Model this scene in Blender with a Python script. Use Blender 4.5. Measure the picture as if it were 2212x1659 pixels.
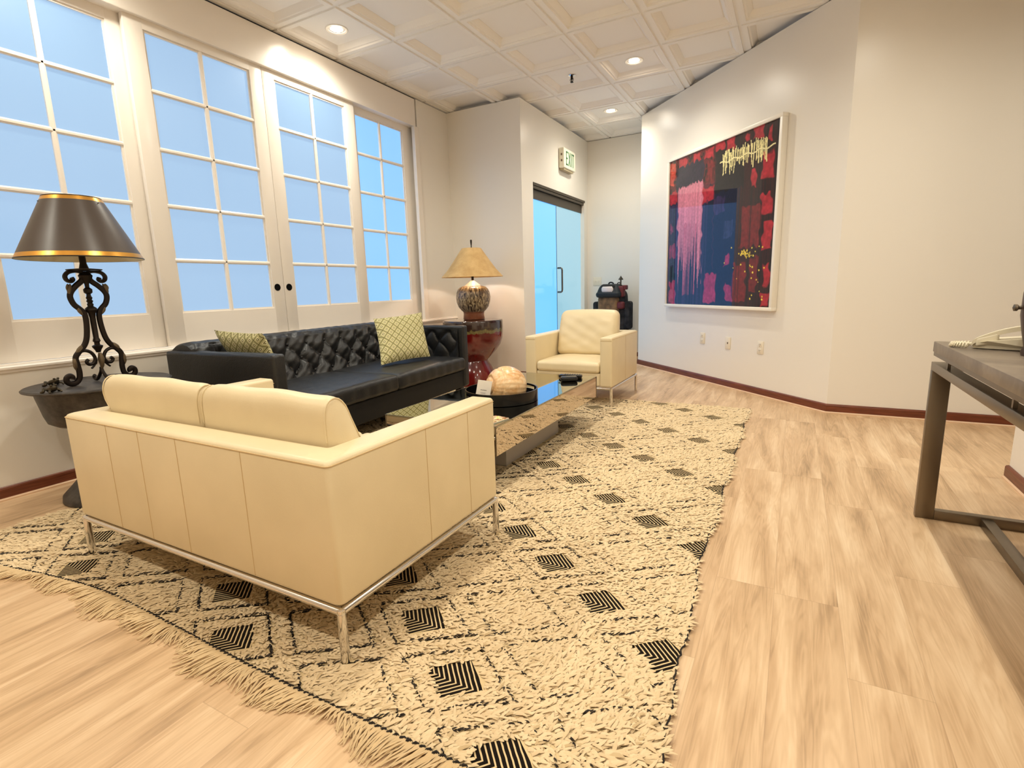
import bpy, bmesh, math, random
import numpy as np
from mathutils import Vector, Matrix
random.seed(7); rng = np.random.default_rng(7)
S = bpy.context.scene
for o in list(bpy.data.objects): bpy.data.objects.remove(o)
pi = math.pi

# ---------------------------------------------------------------- camera
F_PX, W_PX = 1120.25, 2212.0
cam_d = bpy.data.cameras.new('camera'); cam_d.sensor_width = 36.0; cam_d.lens = 36.0*F_PX/W_PX
cam_d.clip_start = 0.05; cam_d.clip_end = 60
cam = bpy.data.objects.new('camera', cam_d); S.collection.objects.link(cam)
yaw, pitch, roll = -0.4981, 0.1835, -0.0288
Fv = Vector((math.sin(yaw)*math.cos(pitch), math.cos(yaw)*math.cos(pitch), -math.sin(pitch)))
Rv = Vector((math.cos(yaw), -math.sin(yaw), 0)); Uv = Rv.cross(Fv)
R2 = math.cos(roll)*Rv + math.sin(roll)*Uv; U2 = -math.sin(roll)*Rv + math.cos(roll)*Uv
M = Matrix((R2, U2, -Fv)).transposed().to_4x4(); M.translation = Vector((0, 0, 1.023))
cam.matrix_world = M; S.camera = cam

# ---------------------------------------------------------------- world, exposure
S.view_settings.view_transform = 'Standard'; S.view_settings.look = 'None'
S.view_settings.exposure = 0.0; S.view_settings.gamma = 1.0; S.view_settings.use_curve_mapping = False
w = bpy.data.worlds.new('world'); S.world = w; w.use_nodes = True
w.node_tree.nodes['Background'].inputs[0].default_value = (0.6, 0.75, 1.0, 1)
w.node_tree.nodes['Background'].inputs[1].default_value = 0.3

SPOT_W = 67.0; SPOT_COL = (1.0, 0.955, 0.82); LENS_E = 70.0
HC = 2.986; T = 0.6096; GX, GY = 0.0982, -0.0455     # ceiling height and its two-foot grid

# ---------------------------------------------------------------- helpers
def lin(c): return tuple((x/255.0/12.92 if x <= 10.3 else ((x/255.0+0.055)/1.055)**2.4) for x in c)+(1.0,)
class Nd:
    """number socket with arithmetic"""
    def __init__(s, nt, k): s.nt, s.k = nt, k
    def _m(s, op, *a, clamp=False):
        n = s.nt.nodes.new('ShaderNodeMath'); n.operation = op; n.use_clamp = clamp
        for i, x in enumerate((s,)+a):
            if isinstance(x, Nd): s.nt.links.new(x.k, n.inputs[i])
            else: n.inputs[i].default_value = float(x)
        return Nd(s.nt, n.outputs[0])
    def __add__(s, o): return s._m('ADD', o)
    __radd__ = __add__
    def __sub__(s, o): return s._m('SUBTRACT', o)
    def __rsub__(s, o): return (s*-1.0)+o
    def __mul__(s, o): return s._m('MULTIPLY', o)
    __rmul__ = __mul__
    def __truediv__(s, o): return s._m('DIVIDE', o)
    def abs(s): return s._m('ABSOLUTE')
    def floor(s): return s._m('FLOOR')
    def round(s): return s._m('ROUND')
    def frac(s): return s._m('FRACT')
    def sin(s): return s._m('SINE')
    def mod(s, o): return s._m('FLOORED_MODULO', o)
    def lt(s, o): return s._m('LESS_THAN', o)
    def gt(s, o): return s._m('GREATER_THAN', o)
    def max(s, o): return s._m('MAXIMUM', o)
    def min(s, o): return s._m('MINIMUM', o)
    def clamp(s): return s._m('ADD', 0.0, clamp=True)
    def smooth(s, a, b):
        n = s.nt.nodes.new('ShaderNodeMapRange'); n.interpolation_type = 'SMOOTHSTEP'
        s.nt.links.new(s.k, n.inputs[0]); n.inputs[1].default_value = a; n.inputs[2].default_value = b
        return Nd(s.nt, n.outputs[0])
class Mt:
    def __init__(s, name, color=(200, 200, 200), rough=0.5, metal=0.0, spec=0.5, coat=0.0, coat_rough=0.05):
        s.m = bpy.data.materials.new(name); s.m.use_nodes = True; s.nt = s.m.node_tree
        s.b = s.nt.nodes['Principled BSDF']
        s.b.inputs['Base Color'].default_value = lin(color); s.b.inputs['Roughness'].default_value = rough
        s.b.inputs['Metallic'].default_value = metal; s.b.inputs['Specular IOR Level'].default_value = spec
        s.b.inputs['Coat Weight'].default_value = coat; s.b.inputs['Coat Roughness'].default_value = coat_rough
        s.m.diffuse_color = lin(color)
    def n(s, t, **k):
        q = s.nt.nodes.new(t)
        for a, v in k.items(): setattr(q, a, v)
        return q
    def L(s, a, b): s.nt.links.new(a.k if isinstance(a, Nd) else a, b)
    def xyz(s, kind='Object'):
        t = s.n('ShaderNodeTexCoord'); p = s.n('ShaderNodeSeparateXYZ'); s.L(t.outputs[kind], p.inputs[0])
        s.vec = t.outputs[kind]
        return tuple(Nd(s.nt, p.outputs[i]) for i in range(3))
    def comb(s, x, y, z=0.0):
        c = s.n('ShaderNodeCombineXYZ')
        for i, v in enumerate((x, y, z)):
            if isinstance(v, Nd): s.L(v, c.inputs[i])
            else: c.inputs[i].default_value = v
        return c.outputs[0]
    def noise(s, vec, scale=5, detail=3, rough=0.5, dist=0.0, color=False):
        q = s.n('ShaderNodeTexNoise'); s.L(vec, q.inputs['Vector'])
        q.inputs['Scale'].default_value = scale; q.inputs['Detail'].default_value = detail
        q.inputs['Roughness'].default_value = rough; q.inputs['Distortion'].default_value = dist
        return q.outputs['Color'] if color else Nd(s.nt, q.outputs['Fac'])
    def white(s, vec):
        q = s.n('ShaderNodeTexWhiteNoise'); s.L(vec, q.inputs['Vector']); return Nd(s.nt, q.outputs['Value'])
    def ramp(s, fac, stops):
        q = s.n('ShaderNodeValToRGB'); s.L(fac, q.inputs[0]); e = q.color_ramp.elements
        while len(e) < len(stops): e.new(0.5)
        for el, (p, c) in zip(e, stops): el.position = p; el.color = lin(c)
        return q.outputs[0]
    def mix(s, fac, a, b, blend='MIX'):
        q = s.n('ShaderNodeMix', data_type='RGBA', blend_type=blend)
        if isinstance(fac, Nd): s.L(fac, q.inputs[0])
        else: q.inputs[0].default_value = fac
        for v, i in ((a, 6), (b, 7)):
            if isinstance(v, tuple): q.inputs[i].default_value = lin(v) if len(v) == 3 else v
            else: s.L(v, q.inputs[i])
        return q.outputs[2]
    def color(s, sock): s.L(sock, s.b.inputs['Base Color']); return s
    def bump(s, h, strength=0.2, dist=0.01):
        q = s.n('ShaderNodeBump'); s.L(h, q.inputs['Height'])
        q.inputs['Strength'].default_value = strength; q.inputs['Distance'].default_value = dist
        s.L(q.outputs[0], s.b.inputs['Normal']); return s

def catm(P, k=6):
    P = [Vector(p) for p in P]; out = []
    for i in range(len(P)-1):
        a, b, c, d = P[max(i-1, 0)], P[i], P[i+1], P[min(i+2, len(P)-1)]
        for j in range(k):
            t_ = j/k; out.append(0.5*((2*b)+(c-a)*t_+(2*a-5*b+4*c-d)*t_*t_+(3*b-a-3*c+d)*t_**3))
    return out+[P[-1]]
def link(o): S.collection.objects.link(o); return o
def tag(o, label=None, cat=None, group=None, kind=None):
    for k, v in (('label', label), ('category', cat), ('group', group), ('kind', kind)):
        if v: o[k] = v
    return o
def empty(name, loc, label, cat, rz=0.0, group=None):
    o = bpy.data.objects.new(name, None); o.location = loc; o.rotation_euler = (0, 0, rz)
    o.empty_display_size = 0.1; link(o); return tag(o, label, cat, group)

class MB:
    def __init__(s): s.v = []; s.f = []; s.uv = None; s.mi = []; s.cur = 0
    def add(s, verts, faces):
        b = len(s.v); s.v += [tuple(p) for p in verts]; s.f += [tuple(b+i for i in f) for f in faces]
        s.mi += [s.cur]*len(faces); return s
    def box(s, x0, x1, y0, y1, z0, z1, tf=None):
        p = [(x, y, z) for z in (z0, z1) for y in (y0, y1) for x in (x0, x1)]
        if tf: p = [tf(q) for q in p]
        return s.add(p, [(0, 2, 3, 1), (4, 5, 7, 6), (0, 1, 5, 4), (2, 6, 7, 3), (0, 4, 6, 2), (1, 3, 7, 5)])
    def soft(s, x0, x1, y0, y1, z0, z1, r=0.01, seg=2, n=(1, 1, 1), fn=None):
        c = ((x0+x1)/2, (y0+y1)/2, (z0+z1)/2); h = (abs(x1-x0)/2, abs(y1-y0)/2, abs(z1-z0)/2)
        r = min(r, *h) * 0.999
        ax = []
        for k in range(3):
            t = [r*math.tan(pi/4*i/seg) for i in range(seg+1)]
            inn = h[k]-r
            m = [(-inn + 2*inn*i/n[k]) for i in range(n[k]+1)]
            ax.append([-inn-a for a in reversed(t)][:-1] + m + [inn+a for a in t][1:])
        idx = {}; vs = []
        def vid(p):
            key = (round(p[0], 6), round(p[1], 6), round(p[2], 6))
            if key in idx: return idx[key]
            q = [max(-(h[k]-r), min(h[k]-r, p[k])) for k in range(3)]
            d = [p[k]-q[k] for k in range(3)]; L = math.sqrt(sum(a*a for a in d)) or 1
            o = [q[k]+d[k]/L*r for k in range(3)]
            if fn: o = fn(o[0]/h[0], o[1]/h[1], o[2]/h[2], o)
            idx[key] = len(vs); vs.append((o[0]+c[0], o[1]+c[1], o[2]+c[2])); return idx[key]
        fs = []
        for k in range(3):
            a, b = (k+1) % 3, (k+2) % 3
            for sg in (-1, 1):
                for i in range(len(ax[a])-1):
                    for j in range(len(ax[b])-1):
                        q = []
                        for (ii, jj) in ((i, j), (i+1, j), (i+1, j+1), (i, j+1)):
                            p = [0, 0, 0]; p[k] = sg*h[k]; p[a] = ax[a][ii]; p[b] = ax[b][jj]; q.append(vid(p))
                        fs.append(tuple(q) if sg > 0 else tuple(reversed(q)))
        return s.add(vs, fs)
    def tube(s, pts, r, n=8, caps=True, up=None, flat=1.0):
        P = [Vector(p) for p in pts]; R = r if isinstance(r, (list, tuple)) else [r]*len(P)
        vs = []; prev = None
        for i, p in enumerate(P):
            t = (P[min(i+1, len(P)-1)]-P[max(i-1, 0)]).normalized()
            if prev is None:
                a = Vector(up) if up else (Vector((0, 0, 1)) if abs(t.z) < 0.9 else Vector((1, 0, 0)))
            else: a = prev
            x = (a - t*a.dot(t)).normalized(); y = t.cross(x); prev = x
            for k in range(n):
                g = 2*pi*k/n; vs.append(p + x*math.cos(g)*R[i] + y*math.sin(g)*R[i]*flat)
        fs = [(i*n+k, i*n+(k+1) % n, (i+1)*n+(k+1) % n, (i+1)*n+k) for i in range(len(P)-1) for k in range(n)]
        if caps: fs += [tuple(reversed(range(n))), tuple((len(P)-1)*n+k for k in range(n))]
        return s.add(vs, fs)
    def lathe(s, prof, c=(0, 0, 0), n=48, fn=None):
        vs = []
        for (r, z) in prof:
            for k in range(n):
                a = 2*pi*k/n; q = (c[0]+r*math.cos(a), c[1]+r*math.sin(a), c[2]+z)
                vs.append(fn(q, a, r) if fn else q)
        m = len(prof)
        fs = [(i*n+k, i*n+(k+1) % n, (i+1)*n+(k+1) % n, (i+1)*n+k) for i in range(m-1) for k in range(n)]
        return s.add(vs, fs)
    def grid(s, fn, nu, nv, flip=False):
        vs = [fn(i/nu, j/nv) for j in range(nv+1) for i in range(nu+1)]
        fs = [(j*(nu+1)+i, j*(nu+1)+i+1, (j+1)*(nu+1)+i+1, (j+1)*(nu+1)+i) for j in range(nv) for i in range(nu)]
        if flip: fs = [tuple(reversed(f)) for f in fs]
        return s.add(vs, fs)
    def prism(s, poly, z0, z1):
        n = len(poly); vs = [(x, y, z0) for x, y in poly]+[(x, y, z1) for x, y in poly]
        return s.add(vs, [tuple(reversed(range(n))), tuple(range(n, 2*n))]+[(i, (i+1) % n, n+(i+1) % n, n+i) for i in range(n)])
    def build(s, name, mats, parent=None, smooth=True, angle=40, uvfn=None, off=(0, 0, 0)):
        me = bpy.data.meshes.new(name)
        V = np.array(s.v, dtype=float)-np.array(off)
        me.from_pydata([tuple(v) for v in V], [], s.f); me.update()
        mats = mats if isinstance(mats, (list, tuple)) else [mats]
        for m in mats: me.materials.append(m.m if isinstance(m, Mt) else m)
        if len(mats) > 1: me.polygons.foreach_set('material_index', s.mi)
        bm = bmesh.new(); bm.from_mesh(me); bmesh.ops.recalc_face_normals(bm, faces=bm.faces); bm.to_mesh(me); bm.free()
        if smooth:
            me.polygons.foreach_set('use_smooth', [True]*len(me.polygons)); me.set_sharp_from_angle(angle=math.radians(angle))
        if uvfn:
            uv = me.uv_layers.new(name='UVMap')
            for l in me.loops: uv.data[l.index].uv = uvfn(V[l.vertex_index])
        o = bpy.data.objects.new(name, me); link(o)
        if parent: o.parent = parent
        return o
def struct(name, mb, mats, smooth=False, **k):
    return tag(mb.build(name, mats, smooth=smooth, **k), kind='structure')
def arrmesh(name, V, Fq, mat, parent=None, col=None, uv=None, smooth=True):
    me = bpy.data.meshes.new(name); nF, k = Fq.shape
    me.vertices.add(len(V)); me.vertices.foreach_set('co', V.astype(np.float32).ravel())
    me.loops.add(nF*k); me.loops.foreach_set('vertex_index', Fq.astype(np.int32).ravel())
    me.polygons.add(nF); me.polygons.foreach_set('loop_start', np.arange(nF, dtype=np.int32)*k)
    me.update(calc_edges=True)
    if smooth: me.polygons.foreach_set('use_smooth', np.ones(nF, dtype=bool))
    if col is not None:
        a = me.color_attributes.new('col', 'FLOAT_COLOR', 'POINT')
        a.data.foreach_set('color', np.concatenate([col, np.ones((len(col), 1))], 1).astype(np.float32).ravel())
    if uv is not None:
        l = me.uv_layers.new(name='UVMap'); l.data.foreach_set('uv', uv[Fq.ravel()].astype(np.float32).ravel())
    me.materials.append(mat.m); o = bpy.data.objects.new(name, me); link(o)
    if parent: o.parent = parent
    return o

# ---------------------------------------------------------------- materials
def paint(name, c, rough=0.38, spec=0.5):
    m = Mt(name, c, rough, spec=spec); x, y, z = m.xyz('Object')
    m.bump(m.noise(m.vec, 60, 3), 0.05, 0.002); return m
m_wall = paint('wall_paint', (240, 234, 224), 0.30, 0.55)
m_trim = paint('trim_paint', (242, 234, 224), 0.24, 0.6)
m_ceil = paint('ceiling_tile', (246, 241, 234), 0.6, 0.3)
m_black = Mt('black_and_gap_shade', (12, 10, 9), 0.8)
m_chrome = Mt('polished_chrome', (225, 222, 220), 0.09, 1.0)
m_steel = Mt('brushed_steel', (128, 118, 104), 0.34, 1.0)
m_mirror = Mt('mirror_panel', (196, 184, 170), 0.02, 1.0)
m_lensM = Mt('lamp_lens', (255, 250, 240), 0.5)
m_lensM.b.inputs['Emission Color'].default_value = (1, 0.86, 0.66, 1); m_lensM.b.inputs['Emission Strength'].default_value = LENS_E
def wood_trim():
    m = Mt('stained_wood_trim', (112, 58, 36), 0.35); x, y, z = m.xyz()
    f = m.noise(m.comb(x*3, y*3, z*60), 2.5, 4, 0.6)
    return m.color(m.ramp(f, [(0.3, (86, 40, 22)), (0.6, (120, 62, 38)), (0.8, (138, 78, 50))]))
m_wood = wood_trim()
m_cream = Mt('cream_shoe_moulding', (226, 190, 155), 0.45)
def floor_mat():
    m = Mt('oak_vinyl_planks', (214, 175, 134), 0.34, spec=0.45)
    x, y, z = m.xyz()
    W, Lp = 0.182, 1.22
    col = (x/W).floor(); off = m.white(m.comb(col, 3.7))
    ry = y/Lp+off; row = ry.floor()
    idv = m.white(m.comb(col, row, 1.3)); id2 = m.white(m.comb(col, row, 7.1))
    g1 = m.noise(m.comb(x*7.0+idv*37, y*0.9+id2*11, idv*9), 1.6, 5, 0.55, 0.5)
    g2 = m.noise(m.comb(x*70.0+id2*13, y*2.6, idv*5), 1.0, 4, 0.6)
    g3 = m.noise(m.comb(x*16.0+id2*5, y*1.1+idv*7, id2*3), 1.0, 2, 0.5, 2.2)
    ring = ((g3*34.0).sin()*0.5+0.5)
    t = g1*1.05+g2*0.20+ring*0.09+(idv-0.5)*0.07-0.175
    c = m.ramp(t, [(0.20, (162, 132, 98)), (0.40, (200, 166, 128)), (0.56, (217, 185, 147)), (0.78, (234, 207, 172))])
    ex = (x/W).frac(); ey = ry.frac()
    line = ((ex-0.5).abs().gt(0.4945)).max((ey-0.5).abs().gt(0.4990))
    c = m.mix(line*0.25, c, (140, 106, 80)); m.color(c)
    m.L(g2*0.16+0.27, m.b.inputs['Roughness'])
    m.bump(g2*0.5-line, 0.10, 0.002)
    return m
m_floor = floor_mat()
def leather(name, c, rough=0.42, amp=0.25, scale=160, vary=10):
    m = Mt(name, c, rough, spec=0.5); x, y, z = m.xyz()
    n1 = m.noise(m.vec, 3.5, 3); v = m.n('ShaderNodeTexVoronoi'); m.L(m.vec, v.inputs['Vector']); v.inputs['Scale'].default_value = scale
    d = tuple(max(0, a-vary) for a in c); b = tuple(min(255, a+vary*0.6) for a in c)
    m.color(m.ramp(n1, [(0.3, d), (0.7, b)]))
    wr = m.noise(m.vec, 9, 4, 0.6, 1.0)
    m.bump(Nd(m.nt, v.outputs['Distance'])*0.25+wr, amp, 0.004); return m
m_cream_l = leather('cream_leather', (228, 210, 172), 0.42, 0.12, 220, 6)
m_black_l = leather('black_leather', (26, 26, 27), 0.42, 0.5, 140, 5)
m_seam = Mt('seam_thread', (206, 178, 132), 0.8)
m_darkleg = Mt('dark_stained_leg', (30, 22, 18), 0.4)
def pane(name, col, e):
    m = Mt(name, (70, 86, 96), 0.30, spec=0.5)
    m.b.inputs['Emission Color'].default_value = col+(1,); m.b.inputs['Emission Strength'].default_value = e
    return m
m_pane = pane('frosted_pane', (0.35, 0.53, 0.77), 1.0)
m_pane4 = pane('frosted_pane_blue', (0.27, 0.60, 1.15), 1.0)
m_entryL = pane('frosted_entry_left', (0.19, 0.64, 1.5), 1.0)
m_entryR = pane('frosted_entry_right', (0.32, 0.57, 0.68), 1.0)
for q_ in (m_entryL, m_entryR): q_.b.inputs['Roughness'].default_value = 0.06
m_bronze = Mt('dark_anodised_metal', (78, 70, 60), 0.4, 0.6)
m_iron = Mt('blackened_iron', (38, 30, 25), 0.45, 0.7)
m_gilt = Mt('rubbed_gilt', (104, 88, 66), 0.55, 0.4)
m_plate = Mt('ivory_plate', (238, 228, 208), 0.35)
m_slot = Mt('outlet_slot', (120, 100, 80), 0.6)

# ================================================================ ROOM
XW = -3.593          # face of header and knee wall
XD = -2.665          # entry wall
YC = 5.245           # alcove wall
YB = 7.29            # rear wall
CS = 4.862           # angled wall: x + y = CS
YR = 4.593           # wall right of the angled one
XP = 1.0             # partition beside the console
Y0, X1 = -2.6, 3.2
TH = 0.14
struct('floor', MB().box(XW-0.3, X1+0.2, Y0-0.2, YB+0.3, -0.08, 0), m_floor)

# ceiling of coffered lay-in tiles (one surface)
def ceiling():
    mb = MB(); prof = [(0.0, 0.010), (0.012, 0.010), (0.013, 0.0), (0.050, 0.0), (0.055, 0.012), (0.068, 0.012), (0.100, 0.050), (0.108, 0.044), (0.125, 0.044)]
    i0, i1 = math.floor((XW-0.2-GX)/T), math.ceil((X1-GX)/T)
    j0, j1 = math.floor((Y0-GY)/T), math.ceil((YB+0.1-GY)/T)
    for i in range(i0, i1):
        for j in range(j0, j1):
            x0, y0 = GX+i*T, GY+j*T; vs = []
            for d, h in prof:
                vs += [(x0+d, y0+d, HC+h), (x0+T-d, y0+d, HC+h), (x0+T-d, y0+T-d, HC+h), (x0+d, y0+T-d, HC+h)]
            n = len(prof); fs = [(a*4+k, a*4+(k+1) % 4, a*4+4+(k+1) % 4, a*4+4+k) for a in range(n-1) for k in range(4)]
            fs.append(tuple((n-1)*4+k for k in range(4)))
            mb.add(vs, fs)
    return struct('ceiling', mb, m_ceil)
ceiling()
ZT = HC-0.006
# left wall: knee wall, header, end wall
struct('wall_left', MB().box(XW-0.20, XW, Y0, 4.69, 0, 0.665).box(XW-0.20, XW, Y0, 0.93, 0.665, HC)
       .box(XW-0.20, XW-0.002, 4.69, YC+TH, 0, ZT-0.004).box(XW-0.20, XW-0.085, 0.93, 4.69, 2.70, HC), m_wall)
struct('trim_1', MB().soft(XW-0.085, XW, 0.55, 4.667, 2.703, HC-0.016, 0.004, 1), m_trim)
struct('header_gap_shade', MB().box(XW-0.09, XW-0.02, Y0, 4.69, HC-0.016, HC-0.001), m_black)  # black strip standing in for the shade in the gap above the header
def rail(mb, y0, y1, x):
    pr = [(0, 0.662), (0.012, 0.662), (0.014, 0.674), (0.026, 0.680), (0.026, 0.690), (0.016, 0.696), (0.012, 0.706), (0, 0.708)]
    n = len(pr); vs = [(x+a, y0, z) for a, z in pr]+[(x+a, y1, z) for a, z in pr]
    return mb.add(vs, [tuple(range(n)), tuple(reversed(range(n, 2*n)))]+[(i, n+i, n+(i+1) % n, (i+1) % n) for i in range(n)])
struct('trim_3', rail(rail(MB(), Y0, 4.60, XW), 4.60, YC, XW), m_trim)
struct('trim_4', MB().soft(XW-0.03, XW+0.010, 4.628, 4.70, 0.70, 2.703, 0.005, 1), m_trim)
struct('trim_5', MB().box(XW-0.09, XW-0.001, 0.93, 4.69, 0.665, 0.700), m_trim)
struct('wall_alcove', MB().box(XW-0.1, XD-TH, YC, YC+TH, 0, ZT), m_wall)
# entry wall with opening
OY0, OY1, OZ = 5.525, 7.158, 2.183
struct('wall_entry', MB().box(XD-TH, XD, YC, OY0, 0, ZT).box(XD-TH, XD, OY1, YB+TH, 0, ZT).box(XD-TH, XD, OY0, OY1, OZ, ZT), m_wall)
struct('wall_rear', MB().box(XD-TH, -1.0, YB, YB+TH, 0, ZT), m_wall)
# angled wall + right wall as solid mass
A0 = (CS-6.59, 6.59); A1 = (CS-YR, YR)
struct('wall_angled', MB().prism([A0, (A0[0]+0.10, A0[1]+0.10), (A1[0]+0.08, A1[1]+0.14), A1], 0, ZT)
       .box(A0[0], A0[0]+0.12, A0[1]+0.02, YB+TH, 0, ZT), m_wall)
struct('wall_right', MB().box(A1[0], X1, YR, YR+TH, 0, ZT), m_wall)
struct('wall_partition', MB().box(XP+0.006, XP+0.15, Y0, 3.372, 0, ZT), m_wall)
struct('wall_far_right', MB().box(X1, X1+TH, Y0, YR+TH, 0, ZT), m_wall)
struct('wall_back', MB().box(XW-0.2, X1+TH, Y0-TH, Y0, 0, ZT), m_wall)

def baseboard(name, pts, caps=True):
    """pts: floor line at the wall face, room on the left-hand side of travel"""
    mb = MB()
    pr = [(0, 0.0, 1), (0.019, 0.0, 1), (0.019, 0.007, 1), (0.013, 0.014, 1), (0.013, 0.060, 0), (0.010, 0.068, 0), (0.004, 0.072, 0), (0, 0.072, 0)]
    P = [Vector((p[0], p[1])) for p in pts]; rings = []
    for i, p in enumerate(P):
        d0 = (P[i]-P[i-1]).normalized() if i else (P[1]-P[0]).normalized()
        d1 = (P[i+1]-P[i]).normalized() if i < len(P)-1 else d0
        n0 = Vector((-d0.y, d0.x)); n1 = Vector((-d1.y, d1.x)); m = (n0+n1); m = m/max(1e-6, m.dot(n0))
        rings.append([(p.x+m.x*a, p.y+m.y*a, z) for a, z, _ in pr])
    n = len(pr)
    for k in range(len(rings)-1):
        for j in range(n-1):
            mb.cur = 1 if pr[j][2] and j < 3 else 0
            mb.add([rings[k][j], rings[k+1][j], rings[k+1][j+1], rings[k][j+1]], [(0, 1, 2, 3)])
    mb.cur = 0
    if caps: mb.add(rings[0], [tuple(range(n))]); mb.add(rings[-1], [tuple(range(n))])
    return struct(name, mb, [m_wood, m_cream])
baseboard('baseboard_left', [(XW, YC), (XW, Y0)])
baseboard('baseboard_alcove', [(XD, YC), (XW, YC)])
baseboard('baseboard_entry', [(XD, OY0), (XD, YC)])
baseboard('baseboard_rear', [(A0[0], YB), (XD, YB), (XD, OY1)])
baseboard('baseboard_right', [(X1, YR), (A1[0], A1[1]), (A0[0], A0[1]), (A0[0], YB)])
baseboard('baseboard_partition', [(XP+0.006, Y0), (XP+0.006, 3.372), (XP+0.15, 3.372)])

# ---------------------------------------------------------------- sliding french panels
ZB = [0.918+0.3457*k for k in range(6)]
def french(idx, y0, y1, xf, gl0, gl1, mat, pull=None):
    t = bpy.data.objects.new('window_%d' % idx, None); t.location = (xf, (y0+y1)/2, 0.70); link(t); tag(t, kind='structure')
    o = (xf, (y0+y1)/2, 0.70); mb = MB(); th = 0.036; z0, z1 = 0.702, 2.742
    mb.soft(xf-th, xf, y0, gl0, z0, z1, 0.003, 1); mb.soft(xf-th, xf, gl1, y1, z0, z1, 0.003, 1)
    mb.box(xf-th+0.001, xf-0.0005, gl0-0.006, gl1+0.006, z0+0.001, ZB[0]).box(xf-th+0.001, xf-0.0005, gl0-0.006, gl1+0.006, ZB[5], z1-0.001)
    mb.build('sash_frame', m_trim, t, off=o)
    ym = (gl0+gl1)/2; mw = 0.014
    mu = MB()
    def bar(a, b, c, d, horiz):
        # moulded glazing bar: chamfered section
        if horiz:
            zc = (c+d)/2; pr = [(-0.020, -mw), (-0.006, -mw), (0.0, -0.005), (0.0, 0.005), (-0.006, mw), (-0.020, mw)]
            vs = [(xf-0.003+p, yy, zc+q) for yy in (a, b) for p, q in pr]
        else:
            yc = (a+b)/2; pr = [(-0.020, -mw), (-0.006, -mw), (0.0, -0.005), (0.0, 0.005), (-0.006, mw), (-0.020, mw)]
            vs = [(xf-0.003+p, yc+q, zz) for zz in (c, d) for p, q in pr]
        mu.add(vs, [(i, (i+1) % 6, 6+(i+1) % 6, 6+i) for i in range(6)]+[(0, 1, 2, 3, 4, 5), (11, 10, 9, 8, 7, 6)])
    for k in range(1, 5): bar(gl0, gl1, ZB[k]-mw, ZB[k]+mw, True)
    bar(ym-mw, ym+mw, ZB[0], ZB[5], False)
    # sloped bead round the opening
    b = 0.012
    for (ya, yb, za, zb) in ((gl0, gl0+b, ZB[0], ZB[5]), (gl1-b, gl1, ZB[0], ZB[5]), (gl0+b, gl1-b, ZB[0], ZB[0]+b), (gl0+b, gl1-b, ZB[5]-b, ZB[5])):
        mu.box(xf-0.022, xf-0.010, ya, yb, za, zb)
    mu.build('glazing_bars', m_trim, t, smooth=False, off=o)
    for r in range(5):
        for (ya, yb) in ((gl0, ym), (ym, gl1)):
            MB().box(xf-0.026, xf-0.021, ya+0.004, yb-0.004, ZB[r]+0.004, ZB[r+1]-0.004).build('glass_pane', mat, t, smooth=False, off=o)
    if pull is not None:
        mb = MB(); n = 24; vs = []
        for (r, h) in [(0.0275, 0.0), (0.0275, 0.0025), (0.0240, 0.0030), (0.0225, 0.0012), (0.0001, 0.0008)]:
            for k in range(n): vs.append((xf+h, pull+r*math.cos(2*pi*k/n), 1.079+r*math.sin(2*pi*k/n)))
        mb.add(vs, [(i*n+k, i*n+(k+1) % n, (i+1)*n+(k+1) % n, (i+1)*n+k) for i in range(4) for k in range(n)])
        p = mb.build('finger_pull', Mt('blackened_pull', (8, 7, 6), 0.8, 0.0, 0.1), t, off=o); p['label'] = 'round black finger pull'
    return t
xf, xr = XW-0.032, XW-0.078
french(1, 0.955, 2.02, xr, 1.185, 1.872, m_pane)
french(2, 1.945, 2.874, xf, 2.055, 2.772, m_pane, 2.812)
french(3, 2.877, 3.812, xf, 2.982, 3.697, m_pane, 2.922)
french(4, 3.76, 4.70, xr, 3.868, 4.535, m_pane4)

# ---------------------------------------------------------------- glass entry
XG = XD-0.055
struct('trim_6', MB().box(XG-0.05, XD+0.004, OY0, OY1+0.02, OZ-0.03, OZ).box(XG-0.05, XD-0.004, OY0, OY1, OZ-0.062, OZ-0.034)
       .box(XG-0.02, XG+0.02, OY0, OY1, OZ-0.165, OZ-0.066), m_bronze)
struct('trim_7', MB().box(XD-TH, XD+0.003, OY1-0.012, OY1+0.002, 0, OZ-0.03), m_trim)
YS = 6.28
def leaf(idx, ya, yb, mat, hy, side):
    t = bpy.data.objects.new('door_%d' % idx, None); t.location = (XG, (ya+yb)/2, 0.0); link(t); tag(t, kind='structure')
    o = (XG, (ya+yb)/2, 0)
    MB().box(XG-0.006, XG+0.006, ya, yb, 0.012, OZ-0.166).build('glass_pane', mat, t, smooth=False, off=o)
    MB().box(XG-0.012, XG+0.012, ya, yb, 0.006, 0.075).build('bottom_rail', m_bronze, t, off=o)
    if side > 0: return
    hm = MB().tube([(XG+0.006, hy, 1.255), (XG+0.050, hy, 1.255), (XG+0.064, hy, 1.245), (XG+0.068, hy, 1.225), (XG+0.068, hy, 0.98), (XG+0.064, hy, 0.96), (XG+0.050, hy, 0.95), (XG+0.006, hy, 0.95)], 0.012, 12)
    h = hm.build('pull_handle', Mt('satin_steel', (120, 112, 98), 0.3, 1.0), t, off=o); h['label'] = 'tall chrome pull handle'
leaf(1, OY0+0.003, YS-0.003, m_entryL, YS-0.055, 1)
leaf(2, YS+0.003, OY1-0.014, m_entryR, YS+0.030, -1)
struct('trim_8', MB().box(XG-0.006, XG+0.0075, YS-0.006, YS+0.006, 0.02, OZ-0.17), Mt('gasket', (16, 34, 40), 0.5))
struct('trim_9', MB().box(XD-TH, XD-TH+0.02, OY0-0.1, OY1+0.1, 0, OZ+0.05), m_wall)

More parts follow.
